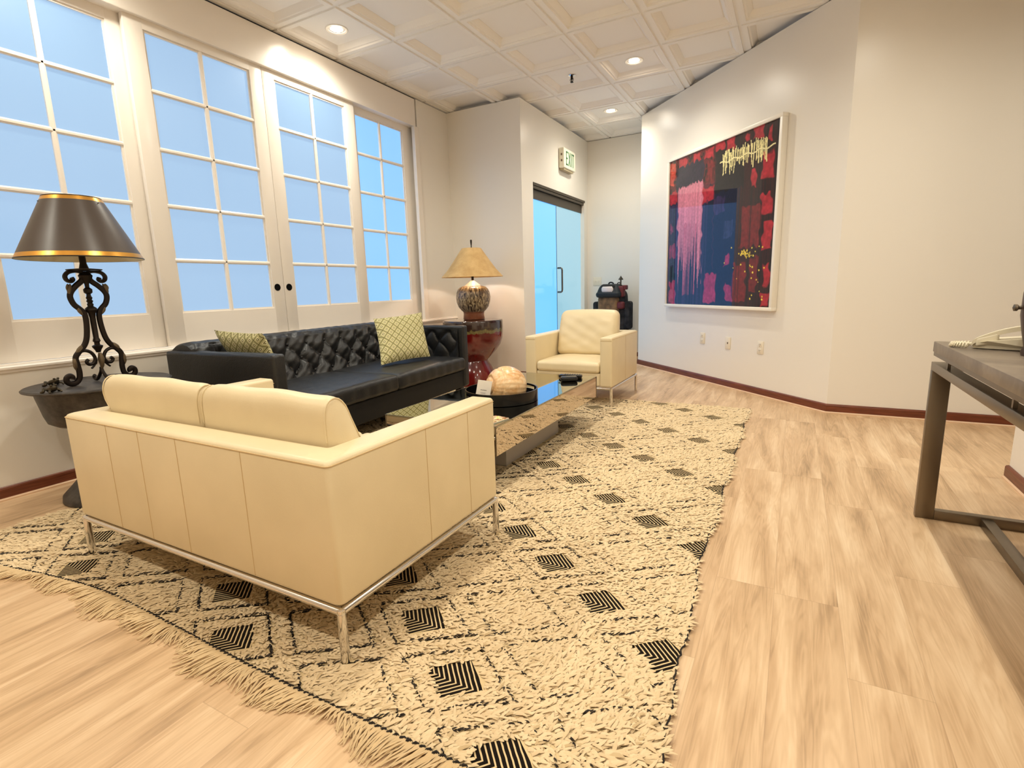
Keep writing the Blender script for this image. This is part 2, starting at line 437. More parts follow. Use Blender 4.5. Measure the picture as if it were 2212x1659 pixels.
# ---------------------------------------------------------------- downlights (fixtures and their light)
LIGHTS = [(-3.255, 3.307), (-1.426, 5.136), (-2.036, 6.355), (-1.426, 3.307), (0.403, 3.307), (-3.255, 1.478), (-1.426, 1.478), (0.403, 1.478),
          (-3.255, -0.351), (-1.426, -0.351), (0.403, -0.351), (2.232, 3.307)]  # unseen rows near the camera and the last one added to light the room
LL = {0: 'round recessed ceiling light near the white sliding panels', 1: 'round recessed ceiling light between sprinkler head and angled wall', 2: 'round recessed ceiling light farthest away, by the glass entry'}
m_can = Mt('white_baffle', (245, 238, 225), 0.4)
for i, (x, y) in enumerate(LIGHTS):
    z = HC+0.044
    t = empty('recessed_ceiling_light', (x, y, z), LL.get(i, 'round recessed ceiling light out of view, most of these added to light the room'), 'ceiling light', group='recessed lights in the coffered ceiling')
    MB().lathe([(0.062, 0.016), (0.064, -0.003), (0.080, -0.006), (0.086, -0.001)], n=36).build('trim_ring', m_can, t)
    MB().lathe([(0.0001, -0.002), (0.040, -0.002), (0.060, 0.004), (0.062, 0.010)], n=36).build('lens', m_lensM, t)
    ld = bpy.data.lights.new('downlight', 'SPOT'); ld.energy = SPOT_W*(0.7 if i == 2 else 1.0); ld.color = SPOT_COL
    ld.spot_size = math.radians(160); ld.spot_blend = 1.0; ld.shadow_soft_size = 0.055
    lo = bpy.data.objects.new('downlight', ld); lo.location = (x, y, HC-0.012); link(lo)

# sprinkler head
t = empty('sprinkler_head', (-2.036, 5.136, HC+0.044), 'small dark sprinkler head hanging from a ceiling tile', 'sprinkler')
MB().lathe([(0.001, -0.001), (0.036, -0.001), (0.038, -0.006), (0.022, -0.012), (0.001, -0.012)], n=24).build('escutcheon', m_chrome, t)
MB().lathe([(0.001, -0.010), (0.012, -0.012), (0.011, -0.035), (0.006, -0.04), (0.005, -0.058), (0.001, -0.058)], n=16).tube([(-0.014, 0, -0.030), (-0.016, 0, -0.045), (-0.004, 0, -0.062)], 0.003, 6).tube([(0.014, 0, -0.030), (0.016, 0, -0.045), (0.004, 0, -0.062)], 0.003, 6).build('frame_arms', m_iron, t)
MB().lathe([(0.001, -0.060), (0.016, -0.062), (0.016, -0.064), (0.001, -0.066)], n=16).build('deflector', m_iron, t)

# ---------------------------------------------------------------- exit sign
t = empty('exit_sign', (XD, 6.44, 2.46), 'white square wall sign reading EXIT in green above the glass entry', 'sign')
MB().soft(0.001, 0.075, -0.175, 0.205, 0.0, 0.235, 0.012, 2).build('housing', Mt('sign_housing', (240, 234, 214), 0.4), t)
MB().box(0.004, 0.060, -0.15, 0.16, -0.022, 0.0).build('mounting_bracket', Mt('sign_bracket', (176, 160, 128), 0.5), t)
for zz in (0.085, 0.155): MB().soft(0.03, 0.05, -0.1785, -0.1745, zz-0.012, zz+0.012, 0.003, 1).build('side_button', m_slot, t)
def letter(mb, ch, y, z, w_, h_, s_=0.014):
    X0, X1_ = 0.0752, 0.0775
    def seg(ya, za, yb, zb):
        dy, dz = yb-ya, zb-za; L_ = math.hypot(dy, dz); ny, nz = -dz/L_*s_/2, dy/L_*s_/2
        ps = [(ya+ny, za+nz), (yb+ny, zb+nz), (yb-ny, zb-nz), (ya-ny, za-nz)]
        mb.add([(X0, y+a, z+b) for a, b in ps]+[(X1_, y+a, z+b) for a, b in ps], [(0, 1, 2, 3), (7, 6, 5, 4), (0, 4, 5, 1), (1, 5, 6, 2), (2, 6, 7, 3), (3, 7, 4, 0)])
    h = s_/2
    if ch == 'E': seg(h, 0, h, h_); seg(0, h, w_, h); seg(0, h_/2, w_*0.85, h_/2); seg(0, h_-h, w_, h_-h)
    if ch == 'X': seg(h, 0, w_-h, h_); seg(w_-h, 0, h, h_)
    if ch == 'I': seg(w_/2, 0, w_/2, h_)
    if ch == 'T': seg(w_/2, 0, w_/2, h_); seg(0, h_-h, w_, h_-h)
mb = MB(); yy = -0.115
for ch, w_ in (('E', 0.062), ('X', 0.072), ('I', 0.024), ('T', 0.066)):
    letter(mb, ch, yy, 0.038, w_, 0.160, 0.017); yy += w_+0.012
g = mb.build('lettering', Mt('exit_green', (84, 140, 96), 0.5), t, smooth=False); g['label'] = 'green EXIT letters'

# ---------------------------------------------------------------- wall plates
def plate(name, loc, rz, label, cat, w_=0.072, kind='duplex', grp=None):
    t = empty(name, loc, label, cat, rz, grp)
    MB().soft(-w_/2, w_/2, -0.007, -0.0005, -0.058, 0.058, 0.003, 1).build('face_plate', m_plate, t)
    if kind == 'duplex':
        for z in (-0.026, 0.026):
            MB().soft(-0.017, 0.017, -0.010, -0.006, z-0.017, z+0.017, 0.002, 1).build('receptacle', m_plate, t)
            MB().box(-0.009, -0.006, -0.0108, -0.0095, z-0.004, z+0.008).box(0.006, 0.009, -0.0108, -0.0095, z-0.004, z+0.008).box(-0.002, 0.002, -0.0108, -0.0095, z-0.012, z-0.008).build('slots', m_slot, t)
    elif kind == 'jack':
        MB().soft(-0.008, 0.008, -0.009, -0.006, -0.008, 0.008, 0.001, 1).build('jack', m_slot, t)
    else:
        for x in (-0.022, 0.022):
            MB().box(x-0.005, x+0.005, -0.016, -0.006, -0.006, 0.010).build('toggle', m_plate, t)
    return t
for (x, y, z, k, lb) in ((-0.816, 5.678, 0.452, 'duplex', 'ivory double-socket wall plate farthest left, under the painting'), (-0.541, 5.403, 0.437, 'jack', 'ivory cable-jack wall plate, middle of three under the painting'), (-0.240, 5.103, 0.435, 'duplex', 'ivory double-socket wall plate farthest right of three under the painting')):
    plate('wall_outlet', (x, y, z), -pi/4, lb, 'outlet', kind=k, grp='wall plates below the painting')
plate('light_switch', (-2.517, YB, 1.077), 0.0, 'ivory two-gang switch plate on the rear wall beside the glass entry', 'switch', 0.118, 'switch')

# ---------------------------------------------------------------- painting
def smoothn(n, f, seed):
    r = np.random.default_rng(seed); g = r.random((f+3, f+3)); t_ = np.linspace(0, f, n); i = np.floor(t_).astype(int); a = t_-i; a = a*a*(3-2*a)
    q = g[i][:, i]*(1-a)[None, :]+g[i][:, i+1]*a[None, :]; q2 = g[i+1][:, i]*(1-a)[None, :]+g[i+1][:, i+1]*a[None, :]
    return q*(1-a)[:, None]+q2*a[:, None]
def painting():
    N = 420; H = 420
    u = np.linspace(0, 1, N)[None, :].repeat(H, 0); v = np.linspace(0, 1, H)[:, None].repeat(N, 1)
    L3 = lambda c: np.array(lin(c)[:3])
    wob = (smoothn(N, 26, 3)-0.5)*0.03; wob2 = (smoothn(N, 40, 4)-0.5)*0.03
    col1 = np.repeat(smoothn(N, 70, 5)[:1], H, 0); streak = np.repeat(np.random.default_rng(8).random((1, N)), H, 0)*0.5+col1*0.5
    tex = smoothn(N, 60, 6)
    img = L3((30, 20, 22))*np.ones((H, N, 3))
    def lay(mask, c, a=1.0):
        c = L3(c) if isinstance(c, tuple) else c
        k = (np.clip(mask, 0, 1)*a)[..., None]; img[:] = img*(1-k)+c*k
    uu, vv = u+wob, v+wob2
    def rect(a, b, c, d, s=0.008): return np.clip((uu-a)/s, 0, 1)*np.clip((c-uu)/s, 0, 1)*np.clip((vv-b)/s, 0, 1)*np.clip((d-vv)/s, 0, 1)
    lay((u < 0.72)*(v > 0.22), (22, 28, 52), 0.8); lay((u < 0.45)*(v > 0.3)*(streak > 0.55), (62, 44, 82), 0.5); lay((u > 0.7)*(streak > 0.5), (66, 22, 24), 0.45)
    lay((u < 0.5)*(v < 0.3)*(tex > 0.4), (112, 26, 34), 0.6)
    C = {'orange': (196, 66, 50), 'red': (172, 40, 52), 'redrift': (128, 32, 36), 'navy': (26, 26, 48), 'blk': (26, 22, 24), 'pinkb': (176, 48, 92), 'slate': (54, 58, 92), 'purp': (60, 44, 86), 'blk2': (16, 12, 22), 'darkline': (120, 40, 66)}
    St = [('orange',0.002,0.014,0.062,0.172),('red',0.108,0.015,0.198,0.072),('red',0.258,0.013,0.345,0.073),('red',0.378,0.019,0.474,0.085),('redrift',0.404,0.095,0.490,0.234),('red',0.489,0.000,0.578,0.056),('red',0.588,0.005,0.668,0.078),('red',0.812,-0.008,0.889,0.073),('red',0.916,0.022,0.954,0.109),('red',0.746,0.016,0.778,0.063),('navy',0.072,0.060,0.385,0.250),('blk',0.485,0.065,0.756,0.309),('red',0.885,0.158,0.974,0.289),('red',0.805,0.224,0.845,0.321),('red',0.891,0.368,0.974,0.484),('red',0.909,0.529,0.991,0.681),('red',0.938,0.756,0.986,0.881),('red',0.923,0.917,0.995,0.993),('redrift',0.741,0.419,0.897,0.654),('redrift',0.690,0.740,0.805,0.964),('redrift',0.827,0.706,0.895,0.913),('red',0.002,0.210,0.102,0.295),('red',0.370,0.247,0.490,0.338),('pinkb',0.012,0.435,0.060,0.496),('pinkb',0.009,0.572,0.095,0.669),('pinkb',0.021,0.830,0.102,0.996),('pinkb',0.417,0.782,0.532,0.982),('pinkb',0.601,0.674,0.646,0.755),('pinkb',0.620,0.860,0.693,0.966),('slate',0.587,0.473,0.672,0.585),('purp',0.0,0.298,0.127,0.781),('purp',0.489,0.329,0.591,0.431),('blk2',0.025,0.711,0.084,0.821),('darkline',0.488,0.023,0.497,0.767)]
    for k, a, b, c, d in St:
        m = rect(a, b, c, d)
        if k in ('redrift', 'purp', 'slate'): m = m*(0.35+0.65*(streak > 0.42))
        tint = (0.75+0.5*tex)[..., None]*L3(C[k]); lay(m, tint, 0.95 if k in ('red', 'orange', 'blk', 'navy', 'blk2') else 0.75)
    # pink veil with drips
    top = 0.190-0.03*(u-0.105)+0.028*streak; end = 0.42+0.50*streak**0.8
    m = rect(0.105, 0.0, 0.385, 1.0)*(v > top)*(v < end)*np.clip(1.15-0.55*(v-0.2)/0.5*(streak < 0.6), 0, 1)
    lay(m, (0.8+0.4*streak)[..., None]*L3((214, 128, 146)), 0.9)
    m = rect(0.13, 0.45, 0.33, 0.93)*(streak > 0.62); lay(m, (176, 84, 104), 0.7)
    # yellow scribble: upright strokes and the bar across
    rr = random.Random(5)
    for i in range(44):
        a = 0.555+i*0.0083+rr.uniform(-.003, .003); t0 = 0.075-0.02*(a-0.55)+rr.uniform(-.012, .018); b0 = 0.185+rr.uniform(-.035, .03); sl = rr.uniform(-.012, .012)
        lay(((np.abs(u-a-sl*(v-t0)/0.1) < 0.0028)*(v > t0)*(v < b0)), (240, 226, 160))
    lay((np.abs(v-(0.132-0.006*np.sin(u*60))) < 0.004)*(u > 0.53)*(u < 0.975), (240, 228, 170))
    for (a, b) in [(0.736, 0.683), (0.784, 0.678), (0.821, 0.697), (0.841, 0.658), (0.897, 0.654), (0.831, 0.755), (0.857, 0.797), (0.889, 0.839), (0.917, 0.905), (0.846, 0.95), (0.692, 0.765), (0.67, 0.644), (0.611, 0.731)]+[(rr.gauss(.795, .03), rr.gauss(.685, .012)) for _ in range(26)]+[(rr.uniform(.7, .95), rr.uniform(.66, .96)) for _ in range(16)]:
        r = rr.uniform(.003, .0065); lay((u-a)**2+(v-b)**2 < r*r, (232, 204, 70))
    img *= (0.85+0.3*smoothn(N, 90, 9))[..., None]
    Ws, Hs = 1.54, 1.53
    V = np.stack([(u.ravel()-0.5)*Ws, np.zeros(N*H), (1-v.ravel()-0.5)*Hs], 1)
    ii = np.arange(H*N).reshape(H, N); Fq = np.stack([ii[:-1, :-1], ii[1:, :-1], ii[1:, 1:], ii[:-1, 1:]], -1).reshape(-1, 4)
    return V, Fq, img.reshape(-1, 3)
sm = (-5.195-3.655)/2; zc = 1.55
pc = ((CS+math.sqrt(2)*sm)/2, (CS-math.sqrt(2)*sm)/2)
t = empty('framed_painting', (pc[0], pc[1], zc), 'large abstract painting in red, navy and pink in a white frame on the angled wall', 'painting', -pi/4)
V, Fq, C3 = painting(); V[:, 1] = -0.046
m_art = Mt('painted_canvas', (80, 30, 40), 0.5, spec=0.2)
q = m_art.n('ShaderNodeVertexColor', layer_name='col'); m_art.color(q.outputs['Color'])
m_art.b.inputs['Coat Weight'].default_value = 0.8; m_art.b.inputs['Coat Roughness'].default_value = 0.0; m_art.b.inputs['Coat IOR'].default_value = 1.5
arrmesh('canvas', V, Fq, m_art, t, col=C3)
mb = MB(); W2, H2, fw = 0.805, 0.785, 0.030
mb.soft(-W2, W2, -0.060, -0.002, H2-fw, H2, 0.002, 1).soft(-W2, W2, -0.060, -0.002, -H2, -H2+fw, 0.002, 1)
mb.soft(-W2, -W2+fw, -0.0595, -0.002, -H2+fw, H2-fw, 0.002, 1).soft(W2-fw, W2, -0.0595, -0.002, -H2+fw, H2-fw, 0.002, 1)
mb.build('frame', Mt('white_lacquer_frame', (246, 240, 228), 0.35), t)
MB().box(-0.79, 0.79, -0.044, -0.001, -0.77, 0.77).build('backing', m_black, t)
#PART2
# ================================================================ CREAM LEATHER SEATING
def modern_seat(name, loc, rz, W, D, ncush, back_top, label, cat, seams_back, seams_side, back_r=0.05, zfoot=0.0055, rear_foot=0.0055, lean=0.06):
    t = empty(name, loc, label, cat, rz)
    th, zb, zt = 0.106, 0.172, 0.592
    hw = W/2
    bm = bmesh.new()
    pl_ = [(-hw, 0), (-hw+th, 0), (-hw+th, D-th), (hw-th, D-th), (hw-th, 0), (hw, 0), (hw, D), (-hw, D)]
    lo_ = [bm.verts.new((x, y, zb)) for x, y in pl_]; hi_ = [bm.verts.new((x, y, zt)) for x, y in pl_]
    for q in ((0, 1, 2, 7), (2, 3, 6, 7), (3, 4, 5, 6)):
        bm.faces.new([hi_[i] for i in q]); bm.faces.new([lo_[i] for i in reversed(q)])
    for i in range(8): j = (i+1) % 8; bm.faces.new([lo_[i], lo_[j], hi_[j], hi_[i]])
    bmesh.ops.dissolve_limit(bm, angle_limit=0.01, verts=bm.verts, edges=bm.edges)
    bmesh.ops.recalc_face_normals(bm, faces=bm.faces)
    bmesh.ops.bevel(bm, geom=list(bm.edges), offset=0.015, segments=4, profile=0.5, affect='EDGES')
    bm.verts.ensure_lookup_table(); bm.verts.index_update()
    mb = MB(); mb.add([tuple(v.co) for v in bm.verts], [tuple(v.index for v in f.verts) for f in bm.faces]); bm.free()
    mb.build('upholstered_frame', m_cream_l, t, angle=50)
    MB().soft(-hw+th, hw-th, 0.012, D-th+0.02, zb+0.003, 0.285, 0.012, 2).build('seat_deck', m_cream_l, t, angle=50)
    sm_ = MB(); r = 0.0012; e = 0.0002
    for x in seams_back: sm_.tube([(x, D+e, zb+0.01), (x, D+e, zt-0.012)], r, 5)
    for y in seams_side:
        for s_ in (-1, 1): sm_.tube([(s_*(hw+e), y, zb+0.01), (s_*(hw+e), y, zt-0.012)], r, 5)
    k = zt-0.014; q = 0.0005
    cr = 0.016
    arc = [(cr*math.cos(a_), cr*math.sin(a_)) for a_ in [pi/2*j/5 for j in range(6)]]
    sm_.tube([(-hw-q, 0.010, k)]+[(-hw-q+cr-c_[0], D+q-cr+c_[1], k) for c_ in arc]+[(hw+q-cr+c_[1], D+q-cr+c_[0], k) for c_ in arc]+[(hw+q, 0.010, k)], 0.0020, 6)
    for s_ in (-1, 1): sm_.tube([(s_*(hw-0.006), -q, k-0.012), (s_*(hw-th+0.006), -q, k-0.012)], 0.0018, 5)
    sm_.build('piping', m_seam, t)
    iw = (W-2*th)/ncush
    for i in range(ncush):
        x0 = -hw+th+i*iw; x1 = x0+iw
        def crown(a, b, c, o, h_=0.020):
            f_ = (1-abs(a)**3)*(1-abs(b)**4); o[2] += (h_ if c > 0 else -0.004)*max(0, f_)*abs(c)
            o[2] += 0.0025*math.sin(a*7+b*3+i)*math.sin(b*9+i)*max(0, f_)
            return o
        MB().soft(x0+0.004, x1-0.004, -0.006, D-th-0.12, 0.285, 0.372, 0.028, 4, (10, 12, 2), crown).build('seat_cushion', m_cream_l, t, angle=80)
        H_ = back_top-0.375
        def bk(a, b, c, o):
            f_ = max(0, (1-abs(a)**4))*max(0, (1-abs(c)**4))
            taper = 1-0.30*max(0, c)
            o[1] = o[1]*taper + (0.03*f_*(-1 if b < 0 else 0.3)*abs(b)) + lean*(c*0.5)
            o[0] *= 1-0.035*max(0, c)**2
            o[2] += 0.012*(1-abs(a)**2.5)*max(0, c)
            o[1] += (0.004*math.sin(a*6+c*8)*math.sin(c*5+a*3)+0.0014*math.sin(a*7-c*12+2*math.sin(c*3+a*2)))*f_
            return o
        if ncush > 1:
            PR = catm([(.746, 0, .375), (.750, 0, .50), (.752, 0, .60), (.753, 0, .66), (.750, 0, .690), (.738, 0, .715), (.716, 0, .727), (.692, 0, .722), (.668, 0, .697), (.650, 0, .655), (.628, 0, .604), (.606, 0, .55), (.594, 0, .45), (.600, 0, .375)], 2)
            cyz = (0.69, 0.52); xa, xb = x0+0.010, x1-0.010; NX = 26
            def prof_at(u):
                e = min(u, 1-u)*(xb-xa)
                if e < 0.030: k = 1-0.10*(1-math.sqrt(max(0, 1-(1-e/0.030)**2)))
                else: k = 1+0.025*math.sin(pi*u)
                x = xa+(xb-xa)*u
                if u < 0.5: x += -0.0
                return x, k
            bul = lambda u, i, p: 0.042*max(0, min(1, (p.z-0.585)/0.06))*max(0, (u-0.75)/0.25)*(i == 1)
            vs = []; us = [0, .004, .012, .024, .04, .06]+[.06+.88*i/NX for i in range(1, NX)]+[.94, .96, .976, .988, .996, 1]
            for u in us:
                x, k = prof_at(u)
                for p in PR: vs.append((x+bul(u, i, p), cyz[0]+(p.x-cyz[0])*k, cyz[1]+(p.z-cyz[1])*k+0.002*math.sin(u*14+p.x*30)))
            n_ = len(PR); fs = [(i*n_+j, i*n_+(j+1) % n_, (i+1)*n_+(j+1) % n_, (i+1)*n_+j) for i in range(len(us)-1) for j in range(n_)]
            b0 = len(vs); 
            for side, u in ((0, 0.0), (1, 1.0)):
                x, k = prof_at(u); rings = [len(vs)]
                base0 = 0 if side == 0 else (len(us)-1)*n_
                prev = list(range(base0, base0+n_))
                for sc, bu in ((.8, .012), (.5, .020), (.2, .024)):
                    cur = []
                    for p in PR:
                        cur.append(len(vs)); vs.append((x+bul(u, i, p)+(-bu if side == 0 else bu), cyz[0]+(p.x-cyz[0])*k*sc, cyz[1]+(p.z-cyz[1])*k*sc))
                    fs += [(prev[j], prev[(j+1) % n_], cur[(j+1) % n_], cur[j]) for j in range(n_)]; prev = cur
                fs.append(tuple(prev))
            cb = MB().add(vs, fs).build('back_cushion', m_cream_l, t, angle=80)
            for u in (.012, .988):
                x, k = prof_at(u)
                MB().tube([(x+bul(u, i, p)+(-.003 if u < .5 else .003), cyz[0]+(p.x-cyz[0])*(k+.014), cyz[1]+(p.z-cyz[1])*(k+.014)) for p in PR[4:22]], 0.0022, 6).build('cushion_welt', m_cream_l, cb)
            continue
        yb_ = D-th-0.012-lean*0.5
        MB().soft(x0+0.008, x1-0.008, yb_-0.155, yb_, 0.375, back_top-0.008, 0.052, 5, (26, 3, 24), bk).build('back_cushion', m_cream_l, t, angle=80)
    # chrome rail and legs
    rm = MB(); zr = 0.158; i_ = 0.008
    c4 = [(-hw+i_, i_), (hw-i_, i_), (hw-i_, D-i_), (-hw+i_, D-i_)]
    for a, b in zip(c4, c4[1:]+c4[:1]): rm.tube([(a[0], a[1], zr), (b[0], b[1], zr)], 0.0115, 12)
    for a in c4: rm.lathe([(0.0001, zr-0.012), (0.0115, zr-0.006), (0.0125, zr), (0.0115, zr+0.007), (0.0001, zr+0.0125)], (a[0], a[1], 0), 14)
    rm.build('base_rail', m_chrome, t)
    for j, a in enumerate(c4):
        zf = zfoot if j < 2 else rear_foot
        MB().lathe([(0.0001, zf), (0.0125, zf), (0.0135, zf+0.002), (0.0125, zr-0.004), (0.0001, zr-0.002)], (a[0], a[1], 0), 16).build('leg', m_chrome, t)
    return t
modern_seat('loveseat', (-1.757, 1.757, 0), pi, 1.436, 0.862, 2, 0.742, 'cream leather two-seat loveseat seen from behind on the shaggy rug', 'loveseat',
            [0.405, 0.195, -0.03, -0.36], [0.20, 0.45], lean=0.05)
modern_seat('armchair', (-1.711, 4.155, 0), 0.0, 0.808, 0.80, 1, 0.795, 'cream leather armchair with chrome legs beyond the mirrored table', 'armchair',
            [-0.15, 0.15], [0.4], zfoot=0.0055, rear_foot=0.0, lean=0.10)

# ================================================================ BLACK TUFTED SOFA
LS, DS = 2.14, 0.93
sofa = empty('tufted_sofa', (-2.46, 1.835, 0), 'long black leather sofa with button-tufted back under the white sliding panels', 'sofa', math.radians(93.8))
AT, ZA = 0.085, 0.700
def wrk(a, b, c, o, s=1.0):
    o[2] += 0.003*math.sin(a*23+b*5)*math.sin(b*11+a*7)*(c > 0.5); return o
mb = MB(); mb.soft(0.0, LS, 0.015, DS-0.02, 0.145, 0.300, 0.012, 2).build('base', Mt('black_base_leather', (18, 17, 17), 0.6, spec=0.3), sofa, angle=60)
for s_ in (0, 1):
    x0, x1 = (0, AT) if s_ == 0 else (LS-AT, LS)
    mb = MB().soft(x0, x1, 0.0, DS-0.005, 0.150, ZA, 0.020, 4, (2, 16, 8), wrk)
    a_ = mb.build('arm', m_black_l, sofa, angle=80)
SU, SV = 0.182, 0.104
def tuft(u, w, A=0.052):
    u, w = u+0.010*math.sin(w*31+u*3.1)+0.006*math.sin(u*17), w+0.009*math.sin(u*13.3)+0.005*math.sin(u*41+w*20)
    wc = max(0.0, min(2*SV, w)); p = u/SU+wc/(2*SV); q = -u/SU+wc/(2*SV)
    h = (abs(math.sin(pi*p))*abs(math.sin(pi*q)))**0.38
    d = max(0, w-2*SV, -w)
    if d > 0: k = min(1, d/0.075); h = h*(1-k)+0.82*k
    return A*(h-0.82)
def back_fn(a, b):
    # a along length, b round the section from the seat up, over the top and down behind
    L0, L1 = 0.035, LS-0.035; x = L0+(L1-L0)*a
    prof = [(0.60, 0.36), (0.635, 0.46), (0.665, 0.56), (0.692, 0.66), (0.715, 0.715), (0.745, 0.742), (0.79, 0.752), (0.86, 0.742), (0.905, 0.715), (0.915, 0.60), (0.915, 0.16)]
    s_ = b*(len(prof)-1); i = min(len(prof)-2, int(s_)); f_ = s_-i
    y = prof[i][0]*(1-f_)+prof[i+1][0]*f_; z = prof[i][1]*(1-f_)+prof[i+1][1]*f_
    if b < 0.62:
        w_ = z-0.455 if b < 0.45 else 0.26+(b-0.45)*0.4
        h = tuft(x-0.02, w_)*max(0, min(1, (0.62-b)/0.12))
        h += 0.004*math.sin(x*37+z*21)*math.sin(z*53-x*19)+0.003*math.sin(x*71-z*90)
        y -= h*0.95; z += h*0.3
    e = min(a, 1-a)/0.02
    if e < 1: z -= 0.012*(1-e)**2*(b > 0.4)
    return (x, y, z)
bk_ = MB().grid(back_fn, 320, 88)
for a_ in (0, 320):
    bk_.add([back_fn(a_/320, j/88) for j in range(89)], [tuple(range(89))])
bk_.build('tufted_back', m_black_l, sofa, angle=70)
def arm_fn(a, b):
    y = 0.05+0.60*a; z = 0.40+0.27*b
    h = tuft(y+0.03, z-0.455, 0.030)*min(1, min(a, 1-a)/0.06)*min(1, (1-b)/0.12)
    return (LS-AT-0.016-h, y, z)
MB().grid(arm_fn, 80, 44).build('tufted_arm_panel', m_black_l, sofa, angle=180)
def arm_fn2(a, b):
    p = arm_fn(a, b); return (LS-p[0], p[1], p[2])
MB().grid(arm_fn2, 80, 44).build('tufted_arm_panel', m_black_l, sofa, angle=180)
bt = []
for r_ in range(3):
    for i in range(-1, 14):
        x = 0.02+(i+0.5*(r_ % 2))*SU
        if AT+0.03 < x < LS-AT-0.03:
            z = 0.455+r_*SV; y = 0.60+(z-0.36)*0.31+0.026
            bt.append((x, y, z))
for (x, y, z) in bt:
    MB().lathe([(0.0001, 0.006), (0.006, 0.005), (0.010, 0.001), (0.010, -0.004)], (0, 0, 0), 12, lambda q, a, r: (x+q[0], y-q[2], z+q[1])).build('tuft_button', m_black_l, sofa)
def seatc(x0, x1):
    def fn(a, b, c, o):
        f_ = (1-abs(a)**4)*(1-abs(b)**5)
        o[2] += (0.020 if c > 0 else 0)*max(0, f_)*abs(c)
        o[2] += 0.0022*(math.sin(a*17+b*9)*math.sin(b*13-a*4)+0.8*math.sin(a*5+b*21))*max(0, f_)
        if b < 0: o[1] += 0.0035*math.sin(a*24)*abs(b)
        return o
    return MB().soft(x0, x1, -0.018, 0.66, 0.302, 0.420, 0.034, 4, (26, 18, 3), fn)
seatc(AT+0.003, 1.068).build('seat_cushion', m_black_l, sofa, angle=80)
seatc(1.072, LS-AT-0.003).build('seat_cushion', m_black_l, sofa, angle=80)
for (x, y) in ((0.07, 0.07), (LS-0.07, 0.07), (0.07, DS-0.09), (LS-0.07, DS-0.09)):
    MB().soft(x-0.03, x+0.03, y-0.03, y+0.03, 0.0055 if y < 0.5 else 0.0, 0.15, 0.004, 1).build('leg', m_darkleg, sofa)

# ---------------------------------------------------------------- throw pillows
def pillow_mat():
    m = Mt('diamond_weave', (190, 184, 130), 0.85, spec=0.2); m.xyz('UV')
    t_ = m.n('ShaderNodeUVMap'); p = m.n('ShaderNodeSeparateXYZ'); m.L(t_.outputs[0], p.inputs[0])
    u, v = Nd(m.nt, p.outputs[0]), Nd(m.nt, p.outputs[1])
    a = ((u*7.0).frac()-0.5).abs(); b = ((v*6.0).frac()-0.5).abs()
    a2 = ((u*7.0+0.5).frac()-0.5).abs(); b2 = ((v*6.0+0.5).frac()-0.5).abs()
    d1 = a+b; d2 = a2+b2; d = d1.min(d2)                         # distance to nearest lozenge centre, 0..0.5
    dot = d.lt(0.075); r1 = d.gt(0.075)*d.lt(0.19); r3 = d.gt(0.275)*d.lt(0.345); out = d.gt(0.44)
    n = m.noise(t_.outputs[0], 60, 2)
    c = m.mix(n, (206, 198, 150), (186, 178, 128))
    c = m.mix(d.gt(0.19)*d.lt(0.275), c, (232, 224, 180)); c = m.mix(r1, c, (122, 114, 72)); c = m.mix(r3, c, (160, 152, 104)); c = m.mix(out, c, (114, 106, 66)); c = m.mix(dot, c, (240, 232, 194))
    m.color(c); m.bump(n, 0.3, 0.003); return m
m_pil = pillow_mat()
def pillow(name, P, thick, label, grp):
    """P: four corners BL, BR, TR, TL in world"""
    P = [Vector(p) for p in P]; c = sum(P, Vector())/4
    nrm = (P[1]-P[0]).cross(P[3]-P[0]).normalized(); n = 26
    def pt(u, v, sg):
        a, b = 2*u-1, 2*v-1
        aa = a*(1-0.055*(1-b*b)); bb = b*(1-0.055*(1-a*a)); U_, V_ = (aa+1)/2, (bb+1)/2
        q = P[0]*(1-U_)*(1-V_)+P[1]*U_*(1-V_)+P[2]*U_*V_+P[3]*(1-U_)*V_
        h = thick*max(0, (1-a**4)*(1-b**4))**0.55
        h += 0.004*math.sin(a*6+b*4)*math.sin(b*7)*(1-a*a)*(1-b*b)
        return q+nrm*sg*h-c
    V = []; UV = []; Fc = []
    for sg in (1, -1):
        b0 = len(V)
        for j in range(n+1):
            for i in range(n+1):
                V.append(tuple(pt(i/n, j/n, sg))); UV.append((i/n, j/n))
        for j in range(n):
            for i in range(n):
                q = (b0+j*(n+1)+i, b0+j*(n+1)+i+1, b0+(j+1)*(n+1)+i+1, b0+(j+1)*(n+1)+i)
                Fc.append(q if sg > 0 else tuple(reversed(q)))
    o = arrmesh(name, np.array(V), np.array(Fc), m_pil, uv=np.array(UV)); o.location = c
    return tag(o, label, 'pillow', grp)
def sl(x, y, z):     # sofa-local (length, depth, height) to world
    a = math.radians(93.8); return (-2.46+x*math.cos(a)-y*math.sin(a), 1.835+x*math.sin(a)+y*math.cos(a), z)
pillow('throw_pillow', [sl(1.25, .29, .452), sl(1.72, .14, .466), sl(1.89, .320, .832), sl(1.46, .505, .803)], 0.062, 'green and ivory diamond-patterned pillow at the far end of the black sofa', 'diamond-patterned pillows')
pillow('throw_pillow', [sl(.335, .62, .475), sl(.335, .30, .458), sl(.185, .285, .800), sl(.205, .735, .815)], 0.055, 'green and ivory diamond-patterned pillow against the near arm of the black sofa', 'diamond-patterned pillows')

